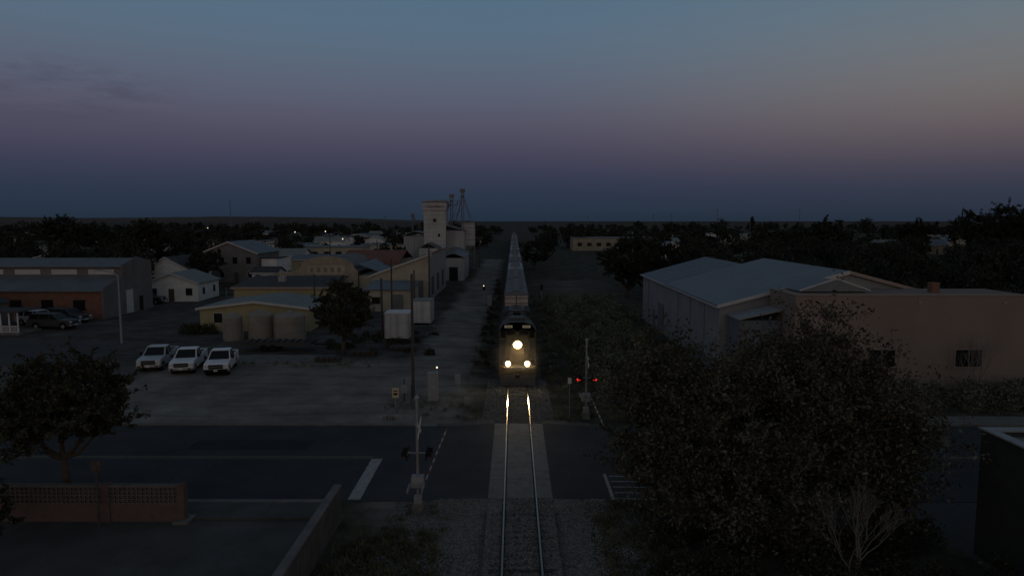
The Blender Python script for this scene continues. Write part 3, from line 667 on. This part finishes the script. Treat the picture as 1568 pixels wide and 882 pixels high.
g=G('electric_meter_box',(-8.0,49,0));g.tube('p',wood,[(0,0,0),(0,0,1.7)],.06,6);g.box('c',galv,-.2,.2,-.2,-.05,.7,1.3);g.tube('p',galv,[(.5,.2,0),(.5,.2,1.2)],.05,6);g.done(True)
g=G('warning_sign',(-8.35,47.3,0));g.tube('p',galv,[(0,0,0),(0,0,1.5)],.035,6);g.box('s',signY,-.24,.24,-.07,-.04,.75,1.45);g.box('t',blackM,-.15,.15,-.075,-.071,1.2,1.28);g.box('t',blackM,-.15,.15,-.075,-.071,.95,1.1);g.done(True)
g=G('wayside_signal',(-4.6,106,0));g.tube('p',galv,[(0,0,0),(0,0,3.4)],.07,6);g.box('h',blackM,-.2,.2,-.1,.1,2.4,3.3);g.box('b',galv,.5,1.2,-.3,.3,0,1.6);g.tube('l',whiteE,[(-.05,-.12,3.1),(-.05,-.2,3.1)],.08,10);g.done(True)
g=G('wayside_signal',(4.6,112,0));g.tube('p',galv,[(0,0,0),(0,0,2.6)],.07,6);g.box('h',blackM,-.2,.2,-.1,.1,1.8,2.7);g.done(True)
g=G('sign_post',(-17.95,28.4,0));g.tube('p',wood,[(0,0,0),(0,0,2.9)],.05,6);g.box('b',wood,-.2,.2,-.03,.03,2.5,2.95);g.done(True)
g=G('sign_post',(21.4,33,0));g.tube('p',galv,[(0,0,0),(0,0,2.6)],.04,6);g.box('b',galv,-.2,.2,-.05,-.03,1.9,2.55);g.done(True)
for (x,y,z) in ((-115,360,7),(-88,320,8),(-75,300,5),(-210,470,8)):
    g=G('lit_street_lamp',(x,y,0));g.tube('p',wood,[(0,0,0),(0,0,z)],.1,5);g.tube('l',whiteE,[(0,0,z),(0,0,z+.4)],.2,8);g.done(True)
def container(name,x,y,w,d,h,mat,roof):
    g=G(name,(x,y,0));g.box('body',mat,-w/2,w/2,0,d,.25,h);g.box('roof',roof,-w/2-.04,w/2+.04,-.04,d+.04,h,h+.08)
    g.box('posts',galv,-w/2-.02,-w/2+.08,-.03,-.003,.25,h);g.box('posts',galv,w/2-.08,w/2+.02,-.03,-.003,.25,h);g.box('doors',galv,-.03,.03,-.03,-.003,.3,h-.1)
    g.box('skids',wood,-w/2,-w/2+.25,0,d,0,.25);g.box('skids',wood,w/2-.25,w/2,0,d,0,.25);g.done(True)
container('white_storage_container',-12.9,74.5,2.7,3.0,3.0,whitew,white)
container('white_storage_shed',-11.7,86,2.4,3.5,3.0,whitew,roofGr)
for x,r,h,y in ((-31.3,1.05,2.7,75.2),(-28.4,1.35,2.9,75.8),(-25.2,1.7,2.75,76)):
    g=G('storage_tank',(x,y,0));g.tube('t',tankM,[(0,0,0),(0,0,h*.33),(0,0,h*.34),(0,0,h*.66),(0,0,h*.67),(0,0,h*.94),(0,0,h)],[r,r,r*1.02,r,r*1.02,r,r*.9],28)
    g.tube('l',tankM,[(0,0,h),(0,0,h+.22)],[r*.9,.3],20);g.tube('l2',galv,[(0,0,h+.2),(0,0,h+.35)],.3,12);g.tube('p',galv,[(r+.08,0,0),(r+.08,0,h)],.05,6);g.done(True)
g=G('flatbed_trailer',(-24,69,0));g.box('deck',blackM,-3.6,3.6,-1.1,1.1,.75,.92);g.box('side',roofD,-3.6,3.6,-1.15,-1.1,.6,1.0);g.box('tongue',blackM,3.6,5.2,-.1,.1,.55,.7)
for x in (-1.2,-.3):
    for s in (-1,1): g.tube('w',rubber,[(x,s*.95,.38),(x,s*1.18,.38)],.38,14)
for i in range(9): g.box('load',wood,-3.2+i*.7,-2.9+i*.7,-.9,.9,.92,1.05)
g.done(True)
for (px,py) in ((-17.5,63.5),(-11.5,69),(-14.8,66.5)):
    g=G('pallet_stack',(px,py,0))
    for k in range(3):
        for i in range(5): g.box('p',wood,-1.2+i*.5,-.85+i*.5,-.6,.6,.05+k*.16,.09+k*.16)
        g.box('p',wood,-1.2,1.2,-.6,-.5,-.0+k*.16,.05+k*.16)
    g.done(True)
g=G('chain_link_fence',(0,0,0))
for i in range(14): g.tube('posts',galv,[(-50+i*2,118,0),(-50+i*2,118,1.5)],.05,5)
for z in (.1,.8,1.5): g.tube('rails',galv,[(-50,118,z),(-24,118,z)],.025,4)
g.done(True)
# ---------------------------------------------------------------- vehicles
def pickup(x,y,rz_,mat,dark=False,suv=False):
    g=G('parked_suv' if suv else 'parked_pickup_truck',(x,y,0),rz_)
    W=.98
    low=[(-2.75,.45)]+[( -1.85-.48*math.cos(math.pi*i/8),.42+.46*math.sin(math.pi*i/8)) for i in range(9)]+[(1.65-.48*math.cos(math.pi*i/8),.42+.46*math.sin(math.pi*i/8)) for i in range(9)]+[(2.78,.5),(2.75,1.22),(-1.3,1.24),(-2.5,1.13),(-2.72,.98)]
    g.prism('body',mat,low,-W,W,'x')
    g.box('chassis',blackM,-W+.2,W-.2,-2.5,2.5,.3,.5)
    end=2.6 if suv else .75
    zb,zt=1.23,1.84
    v=[(-W+.04,-1.25,zb),(W-.04,-1.25,zb),(W-.04,end,zb),(-W+.04,end,zb),(-W+.2,-.45,zt),(W-.2,-.45,zt),(W-.2,end-.15,zt),(-W+.2,end-.15,zt)]
    g.poly('glasshouse',glass,v,[(0,1,5,4),(1,2,6,5),(2,3,7,6),(3,0,4,7)])
    g.box('roof',mat,-W+.18,W-.18,-.47,end-.12,zt-.01,zt+.07,.05,.06)
    for s in (-1,1):
        for (ya,yb,yc) in ((-1.27,-.48,.09),(end-.08,end-.2,.12),(-.05,-.05,.09))+(((1.2,1.2,.09),) if suv else ()):
            xa=s*(W-.03);xb=s*(W-.19)
            g.poly('pillars',mat,[(xa,ya,zb),(xa,ya+yc,zb),(xb,yb+yc,zt),(xb,yb,zt)],[(0,1,2,3)])
        g.poly('a_pillars',mat,[(s*(W-.04),-1.265,zb),(s*(W-.13),-1.265,zb),(s*(W-.28),-.46,zt),(s*(W-.2),-.46,zt)],[(0,1,2,3)])
        g.box('mirrors',blackM,s*(W+.14)-.12,s*(W+.14)+.08,-1.05,-.92,1.25,1.5)
        g.box('headlights',lensM,s*.76-.18,s*.76+.18,-2.79,-2.74,.82,1.02)
        g.box('fog',blackM,s*.7-.12,s*.7+.12,-2.93,-2.902,.5,.6)
        g.box('tail',redM,s*.86-.1,s*.86+.1,2.76,2.8,.8,1.15)
        for yy in (-1.22,-.04,.9): g.box('door_lines',blackM,s*W-.004,s*W+.004,yy,yy+.015,.55,1.22)
        for cy in (-1.85,1.65):
            g.tube('tyres',rubber,[(s*(W-.26),cy,.39),(s*(W-.01),cy,.39)],.39,18);g.tube('rims',chrome,[(s*(W-.02),cy,.39),(s*(W+.005),cy,.39)],.23,12)
            g.tube('wells',blackM,[(s*(W-.5),cy,.42),(s*(W-.27),cy,.42)],.47,14)
    g.box('grille',blackM,-.58,.58,-2.80,-2.745,.70,1.04);g.box('grille_bar',chrome,-.55,.55,-2.82,-2.802,.85,.89)
    g.box('hood_line',blackM,-.8,.8,-1.31,-1.26,1.236,1.25)
    g.box('bumper',chrome if not dark else blackM,-W+.02,W-.02,-2.90,-2.70,.45,.66);g.box('plate',white,-.15,.15,-2.92,-2.901,.5,.62)
    g.box('rear_bumper',chrome,-W+.05,W-.05,2.78,2.95,.5,.68)
    if not suv:
        g.box('bed_floor',blackM,-W+.1,W-.1,.85,2.65,1.225,1.235);
        for s in (-1,1): g.box('bed_rail',mat,min(s*W,s*(W-.09)),max(s*W,s*(W-.09)),.8,2.75,1.22,1.33)
        g.box('tailgate',mat,-W,W,2.68,2.76,1.22,1.33)
    g.done(False,bevel=.025)
pickup(-32.4,61.3,math.radians(10),carS);pickup(-29.1,60.2,math.radians(12),carW);pickup(-25.9,59.6,math.radians(13),carW,dark=True)
pickup(-60.5,86,math.radians(80),carS,suv=True);pickup(-58,88,math.radians(75),carD,suv=True);pickup(-56.5,83,math.radians(85),carD,suv=True);pickup(-58.5,108,math.radians(92),carD)
pickup(-78,160,math.radians(92),carW);pickup(-47,150,math.radians(90),carS,suv=True)
# ---------------------------------------------------------------- train
def loco(y):
    g=G('freight_locomotive',(TX,y,0))
    B=g.box
    g.prism('snow_plow',locG,[(0,.12),(.55,.12),(.55,.95),(.3,.95)],-1.4,1.4,'x')
    B('pilot',locY,-1.5,1.5,.5,.75,.7,1.62);B('anticlimber',locG,-1.2,1.2,.25,.5,1.35,1.55);B('coupler',blackM,-.2,.2,-.25,.55,.8,1.1)
    for s in (-1,1):
        for k in range(4): B('steps',locG,s*1.28-.2,s*1.28+.2,.76+.02*k,1.3,.35+.32*k,.39+.32*k)
    B('deck',locG,-1.5,1.5,.76,21.8,1.35,1.6)
    V=[(-.95,1.55,1.6),(.95,1.55,1.6),(1.05,3.0,1.6),(-1.05,3.0,1.6),(-.78,1.62,3.15),(.78,1.62,3.15),(.95,3.0,3.75),(-.95,3.0,3.75),(-.55,1.35,1.6),(.55,1.35,1.6),(.5,1.42,3.05),(-.5,1.42,3.05)]
    g.poly('nose',locY,V,[(8,9,10,11),(9,1,5,10),(0,8,11,4),(1,2,6,5),(3,0,4,7),(4,11,10,5),(4,5,6,7)])
    g.prism('cab',locY,[(-1.52,1.6),(1.52,1.6),(1.52,3.95),(1.2,4.5),(.5,4.72),(-.5,4.72),(-1.2,4.5),(-1.52,3.95)],3.0,5.6,'y')
    g.prism('cab_roof',locG,[(-1.54,3.97),(-1.21,4.53),(-.5,4.74),(.5,4.74),(1.21,4.53),(1.54,3.97),(1.56,4.0),(1.22,4.57),(.5,4.78),(-.5,4.78),(-1.22,4.57),(-1.56,4.0)],2.98,5.62,'y')
    for s in (-1,1):
        x0,x1=sorted((s*.12,s*.92));B('windshield',glass,x0,x1,2.93,2.995,3.62,4.2)
        x0,x1=sorted((s*1.0,s*1.42));B('windshield_side',glass,x0,x1,2.93,2.995,3.45,4.1)
        x0,x1=sorted((s*.42,s*1.08));B('number_board',numE,x0,x1,2.9,2.96,4.3,4.52)
        B('side_windows',glass,s*1.53-.02,s*1.53+.02,3.5,5.1,3.1,3.8)
        x0,x1=sorted((s*1.06,s*1.5));B('cab_door',locG,x0,x1,2.96,2.998,1.65,3.3)
    B('cab_aircon',locG,-.7,.7,4.1,5.2,4.79,4.98);B('horn',galv,-.5,.5,5.3,5.5,4.79,4.98)
    B('long_hood',locY,-.95,.95,5.63,20.6,1.6,3.75,.06,0);B('hood_roof',locD,-.9,.9,5.63,20.6,3.75,3.84)
    B('inverter_cabinet',locG,-1.45,1.45,5.64,7.6,1.6,3.5);B('brake_hood',locD,-1.25,1.25,7.7,10.6,3.0,4.25,.15,.2)
    B('engine_hatch',locD,-.75,.75,11,15.8,3.84,4.0);B('exhaust',blackM,-.35,.35,12.5,13.6,4.0,4.3)
    g.prism('radiator',locD,[(-1.05,3.1),(1.05,3.1),(1.4,3.5),(1.4,3.8),(1.2,3.98),(-1.2,3.98),(-1.4,3.8),(-1.4,3.5)],16.3,20.5,'y')
    for yy in (17.4,19.3): g.tube('fans',galv,[(0,yy,3.98),(0,yy,4.06)],.8,20);g.tube('fan_hub',blackM,[(0,yy,4.06),(0,yy,4.08)],.65,20)
    for yy in (8.6,9.8): g.tube('fans_small',galv,[(0,yy,4.25),(0,yy,4.30)],.45,16)
    for yy in np.arange(6,20.3,.9):
        for s in (-1,1): B('hood_doors',locG,s*.955-.01,s*.955+.01,yy,yy+.04,1.7,3.7)
    B('fuel_tank',blackM,-1.35,1.35,8.3,13.6,.35,1.3)
    for yy in (3,4.9,6.7,15,16.8,18.7):
        for s in (-1,1): g.tube('wheels',blackM,[(s*.68,yy,.72),(s*.82,yy,.72)],.51,16)
    for a,b_ in ((2.2,7.5),(14.2,19.5)):
        for s in (-1,1): B('truck_frame',blackM,s*1.05-.12,s*1.05+.12,a,b_,.55,1.0)
    def rail(p,q): g.tube('handrails',locY,[p,q],.025,5)
    for s in (-1,1):
        for yy in (.8,2.2): rail((s*1.45,yy,1.6),(s*1.45,yy,2.6))
        rail((s*1.45,.8,2.6),(s*1.45,2.9,2.6));rail((s*1.45,.5,.9),(s*1.45,.5,2.6));rail((s*.35,.5,1.6),(s*.35,.5,2.6));rail((s*.35,.5,2.6),(s*1.1,.5,2.6));rail((s*1.1,.5,1.6),(s*1.1,.5,2.6))
        for yy in np.arange(6,21.6,1.9): rail((s*1.47,yy,1.6),(s*1.47,yy,2.6))
        rail((s*1.47,5.7,2.6),(s*1.47,21.6,2.6))
        c=Vector((s*.77,.46,1.80));B('ditch_housing',blackM,s*.77-.24,s*.77+.24,.45,.8,1.58,2.04)
        g.tube('ditch_glow_disc',headGlow,[c,c+Vector((0,-.04,0))],.22,20);g.tube('ditch_lamp',headE,[c+Vector((0,-.042,0)),c+Vector((0,-.06,0))],.17,18)
        x0,x1=sorted((s*1.57,s*1.63));B('marker_lamps',redM,x0,x1,5.3,5.5,3.85,4.0)
    B('headlight_housing',blackM,-.42,.42,1.2,1.42,2.94,3.46)
    for s in (-1,1):
        c=Vector((s*.17,1.17,3.2));g.tube('headlight_lamp',headE,[c,c+Vector((0,-.03,0))],.16,18)
    g.tube('headlight_glow_disc',headGlow,[(0,1.195,3.2),(0,1.175,3.2)],.34,22)  # glowing backing disc, added as a warm rim of light behind the lamps
    B('nose_stripe',redM,-.5,.5,1.33,1.345,2.3,2.36)
    g.done(False,bevel=.02)
LY=53.4
loco(LY)
for s in (-1,1):
    tx=bpy.data.curves.new('locomotive_number','FONT');tx.body='6763';tx.size=.24;tx.align_x='CENTER'
    t=bpy.data.objects.new('locomotive_number',tx);S.collection.objects.link(t);t.location=(TX+s*.75,LY+2.89,4.33);t.rotation_euler=(math.pi/2,0,0);tx.materials.append(blackM)
def spot(x,y,z,tx_,ty,tz,e,ang):
    l=bpy.data.lights.new('headlight_beam','SPOT');l.energy=e;l.spot_size=math.radians(ang);l.spot_blend=1;l.color=(1,.72,.38);l.shadow_soft_size=.12
    o=bpy.data.objects.new('headlight_beam',l);S.collection.objects.link(o);o.location=(x,y,z)
    d=Vector((tx_-x,ty-y,tz-z));o.rotation_euler=d.to_track_quat('-Z','Y').to_euler()
spot(TX,LY+1.05,3.2,TX,0,4.0,360,52);spot(TX-.77,LY+.30,1.8,TX-2.5,20,3.0,150,58);spot(TX+.77,LY+.30,1.8,TX+2.5,20,3.0,150,58)
for (x,y,z) in ((TX,LY+.85,3.2),(TX-.77,LY+.15,1.8),(TX+.77,LY+.15,1.8)):
    l=bpy.data.lights.new('headlight_halo_fill','POINT');l.energy=4.5;l.color=(1,.52,.17);l.shadow_soft_size=.08  # extra point lights added before the lamps to warm the nose like a halo
    o=bpy.data.objects.new('headlight_halo_fill',l);S.collection.objects.link(o);o.location=(x,y,z)
# scattering volume added to give the headlamps a halo, fading out at its edge
hm=bpy.data.materials.new('halo_volume');hm.use_nodes=True;hn=hm.node_tree;hn.nodes.remove(hn.nodes['Principled BSDF'])
vs=nd(hn,'ShaderNodeVolumeScatter');vs.inputs['Color'].default_value=(1,.86,.7,1);vs.inputs['Anisotropy'].default_value=.3
ht=nd(hn,'ShaderNodeTexCoord');hs=nd(hn,'ShaderNodeVectorMath',operation='MULTIPLY');hs.inputs[1].default_value=(1/2.6,1/2.2,1/2.3);hn.links.new(ht.outputs['Object'],hs.inputs[0])
hg=nd(hn,'ShaderNodeTexGradient',gradient_type='SPHERICAL');hn.links.new(hs.outputs[0],hg.inputs[0])
hp=nd(hn,'ShaderNodeMath',operation='POWER');hp.inputs[1].default_value=1.6;hn.links.new(hg.outputs[1],hp.inputs[0])
hq=nd(hn,'ShaderNodeMath',operation='MULTIPLY');hq.inputs[1].default_value=.07;hn.links.new(hp.outputs[0],hq.inputs[0]);hn.links.new(hq.outputs[0],vs.inputs['Density'])
hn.links.new(vs.outputs[0],hn.nodes['Material Output'].inputs['Volume'])
g=G('headlight_halo_volume',(TX,LY-.2,2.4))
n=20;v=[(0,0,-2.3)];f=[]
for i in range(1,12):
    ph=math.pi*i/12
    for k in range(n): a=2*math.pi*k/n;v.append((2.6*math.sin(ph)*math.cos(a),2.2*math.sin(ph)*math.sin(a),-2.3*math.cos(ph)))
v.append((0,0,2.3))
for k in range(n):
    f.append((0,1+(k+1)%n,1+k));f.append((len(v)-1,1+10*n+k,1+10*n+(k+1)%n))
    for i in range(10): f.append((1+i*n+k,1+i*n+(k+1)%n,1+(i+1)*n+(k+1)%n,1+(i+1)*n+k))
g.poly('h',hm,v,f);g.done(True)
def freight(rm,bmat):
    g=G('freight_car')
    g.box('body',bmat,-1.34,1.34,0,16.6,1.15,4.75)
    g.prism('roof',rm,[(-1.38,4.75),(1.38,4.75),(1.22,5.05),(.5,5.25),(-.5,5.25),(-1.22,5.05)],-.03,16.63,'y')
    g.box('walk',steelD,-.3,.3,.2,16.4,5.27,5.33)
    for i in range(12): g.box('ribs',bmat,-1.41,1.41,.5+i*1.4,.6+i*1.4,1.2,4.72)
    for yy in (3,6.5,10,13.5): g.box('hatches',steelD,-.8,.8,yy,yy+.7,5.2,5.36)
    g.box('end',carEnd,-1.3,1.3,-.06,-.003,1.3,4.7)
    for z in (1.7,2.4,3.1,3.8,4.4): g.box('endrib',carBody,-1.3,1.3,-.1,-.061,z,z+.1)
    g.box('endpost',carBody,-.06,.06,-.12,-.061,1.3,4.7)
    g.box('sill',blackM,-1.3,1.3,-.5,17.1,.9,1.14);g.box('coupler',blackM,-.15,.15,-1.2,17.9,.75,1.0)
    for yy in (1.6,3.3,13.4,15.1):
        for s in (-1,1): g.tube('wheels',blackM,[(s*.68,yy,.65),(s*.82,yy,.65)],.45,12)
    ob=g.done(True);return ob.data,ob
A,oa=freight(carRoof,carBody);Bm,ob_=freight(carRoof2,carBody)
P_=19.4;y=77.0
oa.location=(TX,y,0);ob_.location=(TX,y+P_*2,0)
k=1
while y+P_*k<430:
    if k!=2:
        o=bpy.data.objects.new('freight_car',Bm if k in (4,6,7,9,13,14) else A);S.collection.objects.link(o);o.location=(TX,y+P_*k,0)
    k+=1
# ---------------------------------------------------------------- trees
tree('shade_tree',-20.3,30.1,7.4,3.5,2.6,70,28000,.09,seed=5,tr=.17)
tree('shade_tree',-20.9,25.4,3.1,1.6,.6,30,9000,.08,seed=9,tr=.1)
tree('shade_tree',-16.9,66.5,7.9,3.2,1.4,70,24000,.12,seed=12,tr=.2)
blobs=[(-3.4,1.0,4.9,3.3,3.2,3.3,1.0),(-.6,0,4.6,3.9,4,4.0,1.3),(2.2,.4,6.0,2.6,2.8,3.9,1.0),(4.3,-.3,4.9,2.2,2.6,2.9,.7),(4.3,-.5,2.9,2.5,2.8,2.6,.6),(-4.4,0,2.7,2.2,2.6,2.2,.5),(0,-1.6,2.2,5,2.8,2,.9)]
tree('large_foreground_tree',10.8,28.3,10,5.6,2.2,260,120000,.085,seed=31,leaf=leafB,tr=.34,blobs=blobs,forks=12,shoot=1.1)
def bare(x,y,h,seed,name='bare_tree',mat=palebark):
    R=random.Random(seed);g=G(name,(x,y,0))
    def br(p,d,l,r,dep):
        q=p+d*l;m=(p+q)/2+Vector((R.uniform(-1,1),R.uniform(-1,1),0))*l*.06
        g.tube('b',mat,[p,m,q],[r,r*.8,r*.6],5,False)
        if dep==0: return
        for k in range(R.choice((2,3,3))):
            nd_=(d+Vector((R.uniform(-.5,.5),R.uniform(-.5,.5),R.uniform(0,.4)))).normalized();br(q,nd_,l*R.uniform(.6,.85),r*.55,dep-1)
    for k in range(5):
        br(Vector((0,0,-.1)),Vector((R.uniform(-.5,.5),R.uniform(-.5,.5),1)).normalized(),h*.30,h*.012,5)
    g.done(True)
bare(12.2,23.6,3.9,4);bare(34.6,50.6,4.6,8)
tree('dark_tree',19.5,117,11.5,5.6,1.5,60,13000,.24,seed=40,leaf=leafC,tr=.3)
tree('dark_tree',27,128,11,6.5,1.5,60,12000,.26,seed=41,leaf=leafC,tr=.3)
tree('dark_tree',-62.5,138,8.5,4.4,1.2,40,8000,.22,seed=42,leaf=leafC)
tree('dark_tree',-30,168,8,4.5,1.2,40,6000,.25,seed=44,leaf=leafC)
tree('dark_tree',5.5,185,9,5,1,40,6000,.28,seed=45,leaf=leafC)
tree('dark_tree',11,240,9,6,1,40,6000,.3,seed=46,leaf=leafC)
tree('dark_tree',-106,200,14.5,6.0,1.5,60,11000,.32,seed=47,leaf=leafC,tr=.35)
tree('dark_tree',-131,212,12.5,8,1.5,60,12000,.32,seed=48,leaf=leafC,tr=.35)
tree('dark_tree',-153,232,15,8,1.5,60,12000,.34,seed=49,leaf=leafC,tr=.35)
tree('dark_tree',108,235,15.2,6.5,1.5,60,12000,.34,seed=50,leaf=leafC,tr=.35)
for (x,y,h,r,sd) in ((158,235,17.5,9,51),(172,238,19.5,10,52),(186,245,18.5,10,53),(146,250,13.5,7,54)): tree('dark_tree',x,y,h,r,1.5,70,15000,.36,seed=sd,leaf=leafC,tr=.4)
def treemass(name,items,seed,ls=.5,per=420,mat=leafC):
    rng=np.random.default_rng(seed);P=[]
    for (x,y,r,h) in items:
        nb=rng.integers(8,14)
        for b_ in range(nb):
            d=rng.normal(size=3);d/=np.linalg.norm(d);c=np.array([x,y,h*.55])+d*np.array([r*.7,r*.7,h*.32])*rng.uniform(.4,1)
            k=per//nb;q=rng.normal(size=(k,3));q/=np.linalg.norm(q,axis=1)[:,None];s_=rng.uniform(.6,1.1)
            P.append(c+q*(rng.uniform(.2,1.15,k)*s_)[:,None]*np.array([r*.42,r*.42,h*.22]))
        k=per//6;P.append(np.stack([x+rng.normal(size=k)*r*.35,y+rng.normal(size=k)*r*.35,rng.uniform(.2,h*.5,k)],1))
    arrmesh(name,leaves(rng,np.concatenate(P),ls,.6),[mat])
R=random.Random(77);items=[]
for i in range(140):
    y=R.uniform(100,230);x=R.uniform(.24,.85)*y+ (6 if y<130 else 0)
    if x>24: items.append((x,y,R.uniform(3,5.5),R.uniform(5.5,10)))
treemass('tree_grove',items,1,.28,1100)
items=[]
for i in range(110):
    y=R.uniform(190,420);x=-R.uniform(.25,.85)*y;items.append((x,y,R.uniform(3,6),R.uniform(5,9.5)))
for i in range(30):
    y=R.uniform(120,200);x=-R.uniform(.55,.85)*y;items.append((x,y,R.uniform(3,5.5),R.uniform(6,10)))
treemass('tree_grove',items,2,.36,750)
items=[]
for i in range(640):
    y=R.uniform(250,1100);x=R.uniform(-.85,.9)*y
    if abs(x)<14 : continue
    items.append((x,y,R.uniform(4,8),R.uniform(5,10) if R.random()<.85 else R.uniform(10,14.5)))
for x,y,r,h in ((-240,340,8,15),(190,420,8,14),(110,400,9,14.5),(122,400,9,14.5),(103,400,6,14),(215,420,10,16),(-190,360,9,15.5),(-205,330,8,14.5)): items.append((x,y,r,h))
treemass('distant_trees',items,3,.7,360)
treemass('cypress_tree',[(278,800,3,20)],5,1.0,900)
# ---------------------------------------------------------------- camera
cam=bpy.data.cameras.new('camera');co=bpy.data.objects.new('camera',cam);S.collection.objects.link(co);S.camera=co
co.location=(0,0,13.2);co.rotation_euler=(math.radians(84.37),0,math.radians(.137));cam.lens=24;cam.sensor_width=36;cam.clip_end=20000;cam.clip_start=.2
S.view_settings.view_transform='Standard';S.view_settings.look='None';S.view_settings.exposure=0
